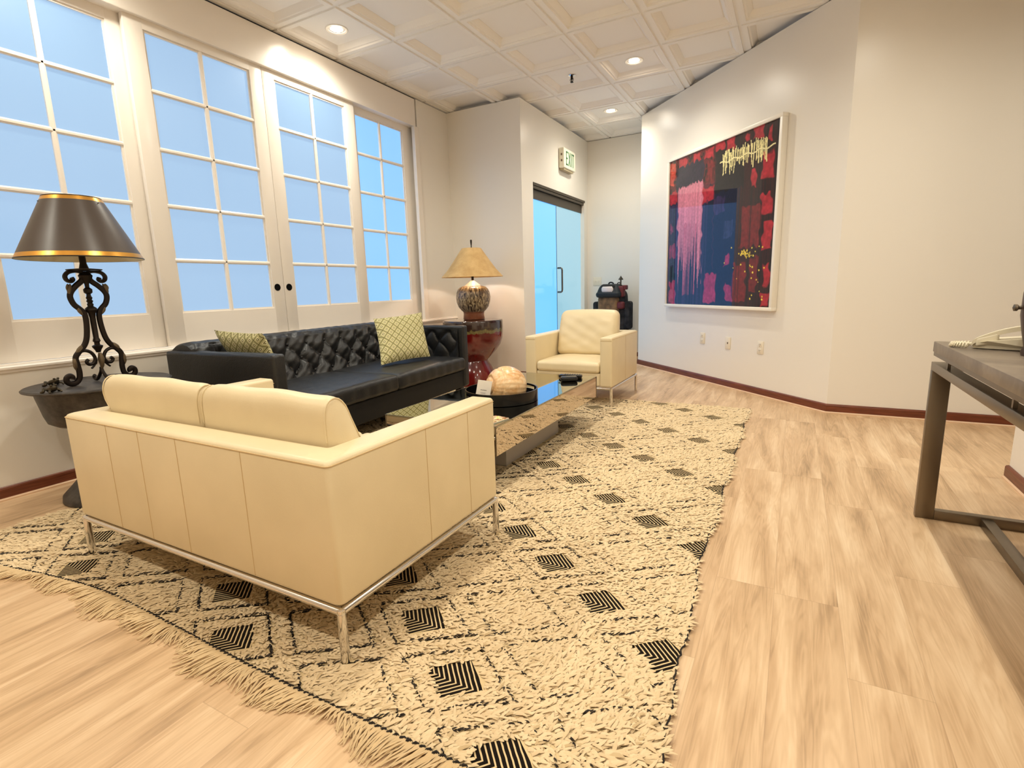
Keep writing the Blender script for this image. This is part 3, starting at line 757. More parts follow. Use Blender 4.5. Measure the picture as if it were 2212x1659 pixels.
# ================================================================ MIRRORED COFFEE TABLE
ct = empty('coffee_table', (-1.62, 2.90, 0.0), 'long low mirror-clad coffee table with a mirrored plinth', 'coffee table', math.radians(0.4))
hx, hy = 0.352, 0.765; zt_, zb_ = 0.351, 0.196
MB().box(-hx+0.006, hx-0.006, -hy+0.006, hy-0.006, zb_+0.004, zt_-0.010).build('carcass', m_black, ct)
m_topglass = Mt('grey_mirror_top', (170, 168, 150), 0.015, 1.0)
MB().box(-hx+0.001, hx-0.001, -hy+0.001, hy-0.001, zt_-0.009, zt_).build('mirror_top', m_topglass, ct)
mb = MB(); g = 0.006
mb.box(-hx, -hx+g, -hy, hy, zb_, zt_-0.0095).box(hx-g, hx, -hy, hy, zb_, zt_-0.0095).box(-hx+g, hx-g, -hy, -hy+g, zb_, zt_-0.0095).box(-hx+g, hx-g, hy-g, hy, zb_, zt_-0.0095)
mb.build('mirror_side', m_mirror, ct, smooth=False)
mb = MB()
for sx in (-1, 1):
    for sy in (-1, 1): mb.soft(sx*hx-0.003, sx*hx+0.003, sy*hy-0.003, sy*hy+0.003, zb_, zt_-0.001, 0.002, 1)
    mb.soft(sx*hx-0.002, sx*hx+0.002, -hy, hy, zt_-0.003, zt_+0.0005, 0.0015, 1)
for sy in (-1, 1): mb.soft(-hx, hx, sy*hy-0.002, sy*hy+0.002, zt_-0.003, zt_+0.0005, 0.0015, 1)
mb.build('edge_trim', m_steel, ct)
MB().box(-0.20, 0.205, -0.40, 0.37, 0.0055, zb_+0.004).build('mirror_plinth', Mt('plinth_laminate', (172, 164, 156), 0.30, 0.0), ct)

# tray, shell, card, remotes, magazine
t = empty('round_tray', (-1.547, 2.707, 0.3515), 'round black lacquer tray with cut-out handles on the mirrored table', 'tray')
m_lac = Mt('black_lacquer', (12, 12, 14), 0.22, spec=0.4)
MB().lathe([(0.0001, 0.001), (0.219, 0.001), (0.221, 0.003), (0.215, 0.008), (0.0001, 0.008)], n=72).build('base', m_lac, t)
def traywall():
    mb = MB(); n = 144; r0, r1, zt2 = 0.215, 0.222, 0.070
    def hole(a):
        for c_ in (math.radians(60), math.radians(240)):
            d = abs((a-c_+pi) % (2*pi)-pi)
            if d < 0.21: return True
        return False
    for k in range(n):
        a, b = 2*pi*k/n, 2*pi*(k+1)/n; m_ = (a+b)/2
        segs = [(0.003, 0.040), (0.058, zt2)] if hole(m_) else [(0.003, zt2)]
        for (z0, z1) in segs:
            P = [(r*math.cos(q), r*math.sin(q), z) for z in (z0, z1) for q in (a, b) for r in (r0, r1)]
            mb.add(P, [(0, 1, 3, 2), (4, 6, 7, 5), (1, 5, 7, 3), (0, 2, 6, 4), (0, 4, 5, 1), (2, 3, 7, 6)])
    return mb
traywall().build('rim', m_lac, t, angle=30)
# big fossil-like shell
def shell():
    mb = MB(); R_ = 0.128
    def fn(a, b):
        th_ = 2*pi*a; ph = pi*b
        d = Vector((math.sin(ph)*math.cos(th_), math.sin(ph)*math.sin(th_), math.cos(ph)))
        ax = Vector((-0.60, -0.80, 0.10)).normalized()          # spiral axis towards the room
        up = Vector((0, 0, 1)); e1 = (up-ax*up.dot(ax)).normalized(); e2 = ax.cross(e1)
        ang = math.atan2(d.dot(e2), d.dot(e1)); rr_ = math.acos(max(-1, min(1, d.dot(ax))))
        sp = (rr_*1.75-ang/(2*pi)) % 1.0
        groove = math.exp(-((min(sp, 1-sp))/0.09)**2)*max(0, min(1, 2.2-rr_*1.5))
        r = R_*(1+0.05*math.cos(ang-0.6)*min(1, rr_))*(1-0.085*groove)
        r *= 1+0.006*math.sin(ang*26)*min(1, rr_)
        q = d*r; q.z = max(q.z*1.0, -0.058)
        return tuple(q)
    return mb.grid(fn, 120, 80)
m_sh = Mt('shell_surface', (236, 196, 140), 0.30, spec=0.5, coat=0.3)
x, y, z = m_sh.xyz(); nn = m_sh.noise(m_sh.vec, 14, 4, 0.6, 1.6); n2 = m_sh.noise(m_sh.comb(x*8, y*8, z*60), 3, 3)
c_ = m_sh.ramp(nn, [(0.35, (214, 164, 106)), (0.5, (236, 198, 146)), (0.68, (246, 222, 178))])
m_sh.color(m_sh.mix(n2*0.4, c_, (206, 146, 96))); m_sh.b.inputs['Subsurface Weight'].default_value = 0.0
sh = shell().build('decorative_shell', m_sh, smooth=True, angle=180); sh.location = (-1.528, 2.735, 0.4185); tag(sh, 'large peach-coloured spiral shell sitting in the round black tray', 'shell')
t = empty('card', (-1.606, 2.572, 0.3660), 'small white printed card leaning on the shell in the tray', 'card', math.radians(29))
tf = lambda q: (q[0]*0.98+q[2]*0.20, q[1]+q[2]*0.12, q[2]-0.16*q[0])
MB().box(-0.043, 0.043, -0.0006, 0.0006, 0.001, 0.118, tf).build('card_stock', Mt('card_white', (244, 236, 224), 0.5), t, smooth=False)
mk = MB(); rr = random.Random(3); xx = -0.019
while xx < 0.017:
    wd = rr.uniform(0.002, 0.005); hh = rr.uniform(0.003, 0.005)
    mk.box(xx, xx+wd, -0.0012, -0.0007, 0.060, 0.060+hh, tf); xx += wd+0.0012
mk.box(-0.018, 0.016, -0.0012, -0.0007, 0.046, 0.0472, tf).box(-0.014, 0.012, -0.0012, -0.0007, 0.041, 0.042, tf)
mk.build('printed_lines', Mt('grey_ink', (120, 112, 108), 0.7), t, smooth=False)
t = empty('remote_control', (-1.430, 3.545, 0.3515), 'black remote control lying crosswise at the far end of the mirrored table', 'remote', math.radians(100), 'black remotes')
MB().soft(-0.026, 0.026, -0.085, 0.085, 0.001, 0.026, 0.008, 2).build('body', m_lac, t)
mb = MB()
for i in range(7):
    for j in (-1, 0, 1): mb.soft(j*0.014-0.004, j*0.014+0.004, -0.07+i*0.018, -0.063+i*0.018, 0.0255, 0.0285, 0.001, 1)
mb.build('buttons', Mt('grey_button', (70, 70, 72), 0.5), t)
t = empty('eyeglass_case', (-1.395, 3.425, 0.3515), 'small black case lying next to the remote on the mirrored table', 'case', math.radians(120), None)
MB().soft(-0.03, 0.03, -0.06, 0.06, 0.001, 0.034, 0.014, 3).build('shell', m_lac, t)
t = empty('magazine', (-1.335, 2.235, 0.3515), 'brown and yellow illustrated leaflet on the near corner of the mirrored table', 'magazine', math.radians(-12))
MB().box(-0.045, 0.05, -0.075, 0.07, 0.0005, 0.006).build('pages', Mt('paper', (236, 228, 206), 0.6), t, smooth=False)
m_cov = Mt('cover_print', (236, 226, 206), 0.25); x, y, z = m_cov.xyz(); n_ = m_cov.noise(m_cov.vec, 26, 3, 0.6, 0.8)
m_cov.color(m_cov.ramp(n_, [(0.34, (92, 52, 26)), (0.44, (176, 108, 60)), (0.50, (240, 226, 196)), (0.60, (246, 214, 60)), (0.72, (250, 240, 220))]))
MB().box(-0.045, 0.05, -0.075, 0.07, 0.006, 0.0068).build('cover', m_cov, t, smooth=False)

# ================================================================ RED DRUM STOOL AND ITS LAMP
m_glz = Mt('red_brown_glaze', (120, 26, 22), 0.14, spec=0.6, coat=0.6)
x, y, z = m_glz.xyz(); n1 = m_glz.noise(m_glz.vec, 14, 3, 0.6); n2 = m_glz.noise(m_glz.vec, 42, 3); n3 = m_glz.noise(m_glz.vec, 5, 3)
zz = z+n1*0.09-0.045
c_ = m_glz.ramp(n3, [(0.35, (84, 8, 8)), (0.7, (116, 24, 20))])
oliv = m_glz.mix(n2, (58, 48, 28), (138, 124, 74))
c_ = m_glz.mix(zz.smooth(0.562, 0.570), c_, oliv); c_ = m_glz.mix(zz.smooth(0.598, 0.610), c_, (50, 32, 26))
m_glz.color(c_)
t = empty('drum_stool', (-3.035, 4.74, 0), 'red and dark brown glazed ceramic pedestal stool beside the far sofa arm', 'stool')
MB().lathe([(0.0001, 0.0), (0.235, 0.0), (0.245, 0.006), (0.240, 0.05), (0.218, 0.13), (0.180, 0.205), (0.150, 0.250), (0.146, 0.262), (0.155, 0.275), (0.200, 0.320), (0.250, 0.375), (0.292, 0.435), (0.314, 0.50), (0.322, 0.56), (0.324, 0.62), (0.322, 0.675), (0.320, 0.690), (0.315, 0.697), (0.0001, 0.700)], n=80).build('glazed_body', m_glz, t, angle=35)
LX, LY, LZ = -3.02, 4.745, 0.7
lamp2 = empty('table_lamp', (LX, LY, LZ), 'lit lamp with brown streaked pottery base and tan cone shade on the red stool', 'lamp')
m_pot = Mt('streaked_pottery', (150, 128, 98), 0.30, spec=0.5, coat=0.3)
x, y, z = m_pot.xyz(); at = m_pot.n('ShaderNodeMath', operation='ARCTAN2'); m_pot.L(y, at.inputs[0]); m_pot.L(x, at.inputs[1]); th_ = Nd(m_pot.nt, at.outputs[0])
n1 = m_pot.noise(m_pot.comb(th_*7.0, z*9.0, 0.3), 1.7, 2, 0.5, 1.6); n2 = m_pot.noise(m_pot.vec, 60, 3)
c_ = m_pot.ramp(n1, [(0.40, (52, 36, 24)), (0.50, (84, 62, 42)), (0.54, (168, 148, 116)), (0.7, (186, 168, 134))])
c_ = m_pot.mix(z.smooth(0.095, 0.075), c_, (122, 66, 36)); m_pot.color(c_); m_pot.bump(n1, 0.5, 0.01)
MB().lathe([(0.0001, 0.001), (0.112, 0.001), (0.115, 0.006), (0.110, 0.06), (0.112, 0.082), (0.132, 0.100), (0.160, 0.135), (0.178, 0.185), (0.183, 0.235), (0.176, 0.285), (0.160, 0.320), (0.135, 0.342), (0.105, 0.352), (0.085, 0.354), (0.0001, 0.354)], n=72).build('pottery_body', m_pot, lamp2, angle=60)
m_clear = Mt('pale_neck', (196, 188, 176), 0.3, 0.0)
MB().lathe([(0.088, 0.353), (0.075, 0.366), (0.040, 0.392), (0.018, 0.408), (0.012, 0.412), (0.0001, 0.412)], n=40).build('neck_cone', m_clear, lamp2)
MB().lathe([(0.0001, 0.408), (0.013, 0.408), (0.013, 0.47), (0.018, 0.475), (0.018, 0.53), (0.0001, 0.53)], n=18).build('stem', m_iron, lamp2)
m_tan = Mt('parchment_shade', (196, 160, 108), 0.7, spec=0.2); x, y, z = m_tan.xyz(); n1 = m_tan.noise(m_tan.vec, 7, 4, 0.6)
m_tan.color(m_tan.ramp(n1, [(0.3, (184, 148, 96)), (0.7, (214, 180, 126))]))
MB().lathe([(0.326, 0.445), (0.322, 0.450), (0.250, 0.530), (0.175, 0.635), (0.104, 0.738), (0.098, 0.742), (0.0001, 0.744), (0.0001, 0.740), (0.096, 0.738), (0.171, 0.633), (0.246, 0.527), (0.318, 0.447), (0.326, 0.445)], n=72).build('lamp_shade', m_tan, lamp2, angle=60)
MB().lathe([(0.0001, 0.744), (0.006, 0.745), (0.005, 0.765), (0.009, 0.800), (0.010, 0.822), (0.006, 0.828), (0.0001, 0.829)], n=16).build('finial', m_iron, lamp2)
m_bulb = Mt('bulb_glow', (255, 240, 210), 0.5); m_bulb.b.inputs['Emission Color'].default_value = (1, 0.83, 0.6, 1); m_bulb.b.inputs['Emission Strength'].default_value = 6
MB().lathe([(0.0001, 0.525), (0.010, 0.53), (0.018, 0.55), (0.020, 0.562), (0.014, 0.577), (0.0001, 0.582)], n=20).build('bulb', m_bulb, lamp2)
pl = bpy.data.lights.new('lamp_light', 'POINT'); pl.energy = 7; pl.color = (1, 0.86, 0.74); pl.shadow_soft_size = 0.02
lo = bpy.data.objects.new('lamp_light', pl); lo.location = (LX+0.02, LY+0.0, LZ+0.600); link(lo)

# ================================================================ DARK SIDE TABLE AND IRON LAMP
m_dkt = Mt('weathered_dark_metal', (70, 62, 56), 0.5, 0.3); x, y, z = m_dkt.xyz(); n1 = m_dkt.noise(m_dkt.vec, 16, 5, 0.65)
m_dkt.color(m_dkt.ramp(n1, [(0.35, (44, 40, 38)), (0.7, (84, 78, 72))]))
TX, TY = -3.165, 1.325
t = empty('side_table', (TX, TY, 0), 'round dark metal pedestal table between the loveseat and the knee wall', 'side table')
MB().lathe([(0.0001, 0.585), (0.300, 0.585), (0.312, 0.590), (0.314, 0.596), (0.306, 0.602), (0.28, 0.600), (0.0001, 0.600)], n=72).build('top', m_dkt, t)
MB().lathe([(0.270, 0.585), (0.264, 0.55), (0.246, 0.46), (0.235, 0.425), (0.205, 0.405), (0.13, 0.38), (0.075, 0.34), (0.06, 0.30), (0.0001, 0.30)], n=60).build('bowl', m_dkt, t)
MB().lathe([(0.0001, 0.32), (0.060, 0.32), (0.062, 0.26), (0.095, 0.20), (0.150, 0.12), (0.205, 0.06), (0.232, 0.032), (0.236, 0.0055), (0.0001, 0.0055)], n=60).build('pedestal', m_dkt, t)
FR = Mt('verdigris_bronze', (66, 58, 44), 0.42, 0.7)
def frog(loc, rz, label):
    mb = MB(); mb.soft(-0.022, 0.024, -0.016, 0.016, 0.004, 0.028, 0.012, 3, (3, 2, 2), lambda a, b, c, o: [o[0], o[1]*(1-0.3*max(0, a)), o[2]+0.006*a])
    for sy in (-1, 1):
        mb.tube(catm([(-0.008, sy*0.013, 0.012), (-0.022, sy*0.020, 0.018), (-0.010, sy*0.026, 0.008), (-0.024, sy*0.029, 0.004)], 3), 0.0052, 6)
        mb.tube(catm([(0.016, sy*0.011, 0.014), (0.022, sy*0.018, 0.010), (0.028, sy*0.019, 0.004)], 3), 0.004, 6)
        mb.lathe([(0.0001, -0.004), (0.005, 0.0), (0.004, 0.005), (0.0001, 0.006)], (0.016, sy*0.008, 0.030), 8)
    o = mb.build('frog_figurine', FR, angle=80); o.location = loc; o.rotation_euler = (0, 0, rz); o.scale = (1.15, 1.15, 1.15)
    return tag(o, label, 'figurine', 'small bronze frogs')
frog((-3.285, 1.175, 0.600), 0.3, 'small bronze frog on the dark side table, the one nearer the wall')
frog((-3.035, 1.075, 0.600), 0.0, 'small bronze frog at the near rim of the dark side table')
IX, IY, IZ = -3.155, 1.335, 0.6035
lamp1 = empty('table_lamp', (IX, IY, IZ), 'wrought iron scroll lamp with dark conical shade and gilt bands on the dark side table', 'lamp', math.radians(2))
def leg_iron(s_):
    mb = MB(); Y = lambda L: [(0, s_*a, b) for a, b in L]
    mb.tube(catm(Y([(0.012, .558), (.040, .563), (.070, .556), (.086, .538), (.082, .518), (.066, .512), (.056, .520), (.060, .530)])), 0.0100, 8, flat=1.3)
    P = catm(Y([(.010, .545), (.020, .515), (.048, .490), (.072, .462), (.080, .435), (.070, .400), (.048, .375), (.032, .350), (.031, .300), (.040, .235), (.056, .195), (.085, .163), (.103, .135), (.100, .095), (.098, .060), (.103, .030), (.120, .012), (.142, .011), (.156, .024), (.155, .042), (.141, .050), (.131, .042), (.134, .033)]), 5)
    mb.tube(P, 0.0118, 8, flat=1.15)
    mb.tube(catm(Y([(.092, .158), (.062, .168), (.034, .155), (.020, .125), (.030, .100), (.050, .096), (.060, .110), (.050, .120)])), 0.0085, 8)
    mb.tube(catm(Y([(.018, .118), (.026, .092), (.044, .072)])), [0.008]*6+[0.005]*6+[0.001], 6)
    return mb
def leaf_iron(s_):
    out = []
    for (a, b, c, d, w_) in ((.070, .500, .082, .435, .012), (.080, .500, .084, .460, .007), (.058, .390, .036, .340, .012), (.060, .195, .098, .150, .014), (.108, .140, .104, .075, .013), (.112, .12, .108, .07, .008)):
        pts = [Vector((0, s_*a, b)), Vector((0.004, s_*(a*.5+c*.5+0.006), (b+d)/2)), Vector((0, s_*c, d))]
        out.append(MB().tube(catm(pts, 4), [0.002]+[w_*0.6, w_*.8, w_*.85, w_*.85]+[w_*0.75, w_*0.6, w_*0.4]+[0.002], 7, flat=0.8))
    return out
for s_ in (-1, 1):
    l_ = leg_iron(s_).build('scroll_leg', m_iron, lamp1)
    for lf in leaf_iron(s_): lf.build('leaf_ornament', m_gilt, l_)['label'] = 'rubbed gilt acanthus leaf'
mb = MB().lathe([(0.0001, .150), (.010, .152), (.014, .165), (.022, .178), (.024, .186), (.012, .192), (.012, .204), (.017, .210), (.014, .222), (.012, .226), (.013, .330), (.016, .352), (.026, .368), (.024, .378), (.012, .388), (.014, .398), (.010, .404), (.015, .414), (.010, .420), (.014, .430), (.010, .438), (.009, .448), (.018, .456), (.019, .472), (.009, .482), (.010, .500), (.024, .520), (.030, .540), (.016, .560), (.0001, .561)], n=20)
mb.build('centre_rod', m_iron, lamp1)
mb = MB().tube([(0.01, 0, .150), (0.014, 0, .120), (0.012, 0, .085), (0.0, 0, .055)], [.010, .022, .014, .003], 8, flat=0.6)
mb.build('leaf_pendant', m_gilt, lamp1)
MB().tube(catm([(0.0, 0, .075), (0.01, 0, .05), (0.05, 0, .012), (0.075, 0, .008), (0.085, 0, .020), (0.076, 0, .028)]), 0.008, 8).tube(catm([(0.0, 0, .075), (-0.01, 0, .05), (-0.05, 0, .012), (-0.075, 0, .008), (-0.085, 0, .020), (-0.076, 0, .028)]), 0.008, 8).build('cross_foot', m_iron, lamp1)
MB().lathe([(.0001, .561), (.072, .566), (.074, .571), (.020, .576), (.014, .600), (.014, .68), (.0001, .68)], n=32).build('drip_pan', m_iron, lamp1)
m_shade = Mt('dark_paper_shade', (66, 55, 48), 0.36, spec=0.5); x, y, z = m_shade.xyz()
rz_ = lambda z: 0.257-(z-0.620)*(0.257-0.116)/(0.915-0.620)
MB().lathe([(rz_(.645), .645), (rz_(.893), .893)], n=96).build('lamp_shade', m_shade, lamp1)
m_gold = Mt('gilt_band', (214, 158, 72), 0.28, 0.85)
MB().lathe([(rz_(.624), .624), (rz_(.645), .645)], n=96).build('lower_gilt_band', m_gold, lamp1)
MB().lathe([(rz_(.893), .893), (rz_(.911), .911)], n=96).build('upper_gilt_band', m_gold, lamp1)
MB().lathe([(rz_(.620)-.001, .619), (rz_(.620)+.0012, .620), (rz_(.624)+.0008, .6245)], n=96).build('lower_rim_binding', m_iron, lamp1)
MB().lathe([(rz_(.911)+.001, .911), (rz_(.915), .915), (rz_(.915)-.002, .914)], n=96).build('upper_rim_binding', m_iron, lamp1)
MB().lathe([(rz_(.620)-.002, .620), (rz_(.914)-.0025, .914)], n=96).build('shade_lining', Mt('cream_lining', (214, 202, 170), 0.7), lamp1)
mb = MB()
for k in range(3):
    a = 2*pi*k/3+0.4; mb.tube([(0, 0, .87), (rz_(.87)*math.cos(a)*.985, rz_(.87)*math.sin(a)*.985, .885)], 0.002, 6)
mb.tube([(0, 0, .66), (0, 0, .88)], 0.004, 8).build('spider_fitting', m_bronze, lamp1)

# ================================================================ CONSOLE, TELEPHONE, URN
cs = empty('console_table', (0.75, 1.94, 0), 'grey concrete-topped console table on a square steel frame at the right edge', 'console table')
m_conc = Mt('grey_brown_concrete', (128, 114, 100), 0.42); x, y, z = m_conc.xyz(); n1 = m_conc.noise(m_conc.vec, 6, 5, 0.65, 0.6); n2 = m_conc.noise(m_conc.vec, 40, 3)
m_conc.color(m_conc.mix(n2*0.3, m_conc.ramp(n1, [(0.32, (104, 92, 80)), (0.55, (132, 118, 103)), (0.72, (150, 135, 118))]), (90, 80, 70))); m_conc.bump(n2, 0.1, 0.002)
cx0, cx1, cy0, cy1 = -0.235, 0.235, -0.76, 0.75
MB().soft(cx0, cx1, cy0, cy1, 0.716, 0.758, 0.003, 1).build('top', m_conc, cs)
mb = MB().box(cx0+0.004, cx0+0.020, cy0, cy1, 0.700, 0.716).box(cx1-0.020, cx1-0.004, cy0, cy1, 0.700, 0.716).box(cx0+0.02, cx1-0.02, cy1-0.02, cy1-0.004, 0.700, 0.716).box(cx0+0.02, cx1-0.02, cy0+0.004, cy0+0.02, 0.700, 0.716)
mb.build('sub_top_strip', m_steel, cs, smooth=False)
for yy in (cy1-0.22, cy1-0.90, cy0+0.22):
    for xx0 in (cx0+0.006, cx1-0.016): MB().box(xx0, xx0+0.010, yy-0.006, yy+0.006, 0.674, 0.700).build('spacer', m_steel, cs, smooth=False)
mb = MB().soft(cx0, cx0+0.045, cy0, cy1, 0.640, 0.674, 0.002, 1).soft(cx1-0.045, cx1, cy0, cy1, 0.640, 0.674, 0.002, 1)
mb.build('apron_rail', m_steel, cs)
for (yy0, yy1) in ((cy1-0.032, cy1), (cy0, cy0+0.032)):
    for xx0 in (cx0, cx1-0.064): MB().soft(xx0, xx0+0.064, yy0, yy1, 0.0, 0.640, 0.002, 1).build('leg', m_steel, cs)
    MB().soft(cx0+0.064, cx1-0.064, yy0, yy1, 0.0, 0.042, 0.002, 1).build('foot_rail', m_steel, cs)
    MB().soft(cx0+0.045, cx1-0.045, yy0, yy1, 0.640, 0.674, 0.002, 1).build('end_rail', m_steel, cs)
MB().soft(-0.020, 0.020, cy0+0.032, cy1-0.032, 0.0, 0.036, 0.002, 1).build('floor_stretcher', m_steel, cs)

ph = empty('desk_telephone', (0.712, 2.446, 0.758), 'ivory desk telephone with handset on the console table', 'telephone', math.radians(-17.7))
m_ivory = Mt('ivory_plastic', (226, 216, 190), 0.35)
# local x along the phone, y away from the camera
poly = [(-0.128, 0.000), (-0.118, -0.002), (0.10, -0.002), (0.10, 0.0), (0.10, 0.048), (0.03, 0.040), (-0.095, 0.017)]
mb = MB(); wv = 0.072
prof = [(-0.125, 0.003), (0.10, 0.003), (0.10, 0.054), (-0.085, 0.032), (-0.125, 0.018)]
vs = [(a, -wv+(0.0 if i not in (0, 4) else 0.03), b) for i, (a, b) in enumerate(prof)]+[(a, wv, b) for a, b in prof]
mb.add(vs, [(0, 1, 2, 3, 4), (9, 8, 7, 6, 5)]+[(i, 5+i, 5+(i+1) % 5, (i+1) % 5) for i in range(5)])
mb.build('body', m_ivory, ph, smooth=False)
HS = [(-0.128, 0, .018), (-0.118, 0, .030), (-0.09, 0, .046), (-0.05, 0, .064), (0.0, 0, .078), (0.05, 0, .084), (0.10, 0, .082)]
hp = MB()
hpts = catm(HS, 4)
def strip(mb, pts, hw_, th_):
    n = len(pts)
    vs = []
    for p in pts: vs += [(p.x, -hw_-0.03, p.z+.008), (p.x, hw_-0.03, p.z+.008), (p.x, hw_-0.03, p.z+.008-th_), (p.x, -hw_-0.03, p.z+.008-th_)]
    mb.add(vs, [(i*4+k, i*4+(k+1) % 4, i*4+4+(k+1) % 4, i*4+4+k) for i in range(n-1) for k in range(4)]+[(0, 1, 2, 3), (4*n-1, 4*n-2, 4*n-3, 4*n-4)])
strip(hp, hpts, 0.024, 0.016)
hp.soft(-0.118, -0.058, -0.056, -0.004, 0.016, 0.050, 0.008, 2, fn=lambda a, b, c, o: [o[0], o[1], o[2]+(0.011*a if c > 0 else 0.008*a)])
hp.soft(0.055, 0.10, -0.056, -0.004, 0.034, 0.076, 0.008, 2)
hp.build('handset', m_ivory, ph, angle=50)
mb = MB(); P = []
for i in range(150):
    a = i*0.72; s_ = i/150; P.append((-0.135-0.055*math.sin(s_*3.0)+0.010*math.cos(a)*0.3, -0.055+0.085*s_+0.008*math.sin(a), 0.010+0.007*math.cos(a)+0.002))
mb.tube(P, 0.0030, 5).tube(catm([(-0.19, -0.02, .006), (-0.17, 0.0, .014), (-0.13, 0.01, .012), (-0.11, 0.0, .02)]), 0.006, 6)
mb.build('coiled_cord', m_ivory, ph)
ur = empty('bronze_urn', (0.738, 2.262, 0.758), 'dark brown metal urn with a small side knob, cut off by the right edge', 'urn')
MB().lathe([(0.0001, 0.0), (0.075, 0.0), (0.078, 0.01), (0.072, 0.03), (0.082, 0.08), (0.090, 0.13), (0.090, 0.20), (0.083, 0.26), (0.062, 0.30), (0.05, 0.31), (0.055, 0.33), (0.048, 0.33), (0.0001, 0.30)], n=48).build('vessel', Mt('dark_bronze', (84, 66, 58), 0.38, 0.6), ur)
MB().lathe([(0.0001, 0), (0.006, 0.0), (0.006, 0.008), (0.011, 0.012), (0.011, 0.020), (0.0001, 0.024)], (0, 0, 0), 16, lambda q, a, r: (-0.088-q[2]*0.98, q[1]+0.012, q[0]+0.155)).build('knob', m_steel, ur)

# ================================================================ LOADED BACKPACK BY THE REAR WALL
bp = empty('hiking_backpack', (-2.19, 7.02, 0), 'dark bulging backpack topped with white ski goggles, standing behind the armchair', 'backpack')
m_bag = Mt('dark_canvas', (38, 38, 42), 0.8, spec=0.25); x, y, z = m_bag.xyz(); n1 = m_bag.noise(m_bag.vec, 12, 4); m_bag.color(m_bag.ramp(n1, [(0.35, (24, 25, 29)), (0.7, (56, 56, 60))])); m_bag.bump(n1, 0.5, 0.02)
m_tanb = Mt('brown_canvas', (124, 92, 60), 0.75); x, y, z = m_tanb.xyz(); n1 = m_tanb.noise(m_tanb.vec, 11, 3); m_tanb.color(m_tanb.ramp(n1, [(0.35, (86, 66, 46)), (0.6, (140, 106, 70)), (0.75, (160, 96, 60))]))
m_hood = Mt('slate_nylon', (28, 34, 38), 0.6); m_redb = Mt('dark_red_strap', (96, 30, 34), 0.6)
MB().soft(-0.20, 0.21, -0.13, 0.16, 0.02, 0.97, 0.12, 5, (4, 3, 8), lambda a, b, c, o: [o[0]*(1-0.14*max(0, c))*(1+0.05*math.sin(c*7)), o[1], o[2]]).build('pack_body', m_bag, bp, angle=80)
MB().soft(-0.175, 0.115, -0.185, -0.08, 0.40, 0.88, 0.05, 4, (4, 2, 4)).build('front_pocket', m_tanb, bp, angle=80)
MB().soft(-0.15, 0.13, -0.19, -0.08, 0.10, 0.36, 0.05, 4).build('lower_pocket', m_tanb, bp, angle=80)
MB().soft(-0.205, 0.175, -0.215, 0.12, 0.855, 1.035, 0.06, 5, (4, 4, 4), lambda a, b, c, o: [o[0]*(1-0.34*(c+1)/2), o[1]*(1-0.25*max(0, c))-(0.03 if c < -.3 else 0), o[2]]).build('top_lid', m_hood, bp, angle=80)
for (x0, x1, z0, z1) in ((-0.27, -0.16, 0.40, 0.80), (0.16, 0.255, 0.42, 0.80), (0.15, 0.24, 0.10, 0.38)):
    MB().soft(x0, x1, -0.10, 0.08, z0, z1, 0.035, 3).build('side_pouch', m_bag, bp, angle=80)
gg = MB().soft(-0.130, 0.084, -0.228, -0.13, 0.904, 1.020, 0.035, 4, fn=lambda a, b, c, o: [o[0], o[1]+0.03*a*a, o[2]+(0.016*math.exp(-(a/0.22)**2) if c < 0 else 0)])
g_ = gg.build('goggles', m_black, bp, angle=80); g_['label'] = 'ski goggles with white lens'
MB().soft(-0.118, 0.072, -0.238, -0.16, 0.916, 1.008, 0.034, 4, fn=lambda a, b, c, o: [o[0], o[1]+0.03*a*a, o[2]+(0.022*math.exp(-(a/0.22)**2) if c < 0 else 0)]).build('goggle_lens', Mt('white_lens', (226, 214, 208), 0.2), g_, angle=80)
mb = MB().tube(catm([(-0.06, -0.05, 1.00), (-0.05, -0.05, 1.045), (-0.02, -0.05, 1.055), (0.01, -0.05, 1.04), (0.02, -0.05, 1.0)]), 0.010, 8).tube(catm([(0.05, -0.04, 1.0), (0.07, -0.04, 1.045), (0.10, -0.04, 1.045), (0.12, -0.04, 1.0)]), 0.006, 8)
mb.build('carry_loops', m_bag, bp)
MB().soft(0.075, 0.185, -0.17, -0.06, 0.86, 1.005, 0.025, 3).soft(0.09, 0.19, -0.18, -0.08, 0.70, 0.80, 0.03, 3).soft(0.155, 0.215, -0.15, -0.05, 0.955, 1.015, 0.012, 2).build('red_straps', m_redb, bp, angle=80)
MB().tube([(0.125, -0.10, 0.62), (0.128, -0.10, 1.095)], 0.010, 8).lathe([(0.0001, 1.085), (0.030, 1.085), (0.034, 1.092), (0.010, 1.125), (0.0001, 1.142)], (0.128, -0.10, 0), 4).build('arrow_pole', m_bronze, bp, angle=30)

# ================================================================ RUG
RX0, RY1 = -3.11, 4.488
def ry0(x): s_ = np.clip((-2.0-x)/1.1, 0, 1); return 0.772-0.115*s_*s_*(3-2*s_)-0.006*np.sin(x*4)
def rx1(y): return -0.185-0.060*np.clip((y-0.9)/0.9, 0, 1)-0.020*np.clip((y-2.4)/2.0, 0, 1)+0.006*np.sin(y*9)+0.004*np.sin(y*23)
def cell(x, y):
    u = (x+0.734)/0.2345; v = (y-0.985)/0.16375; p, q = (u+v)/2, (u-v)/2; P, Q = np.round(p), np.round(q)
    dp, dq = p-P, q-Q; return np.maximum(np.abs(dp), np.abs(dq))*2, (dp+dq), (dp-dq), (np.mod(P, 2) == 0)
def pile_kind(x, y, jit):
    d, du, dv, blk = cell(x+jit*0.7, y-jit*0.6)
    bd = np.abs(du)/0.383+np.abs(dv)/0.467
    return d, (bd < 1.0) & blk
m_rug = Mt('wool_pile', (232, 208, 158), 0.9, spec=0.1)
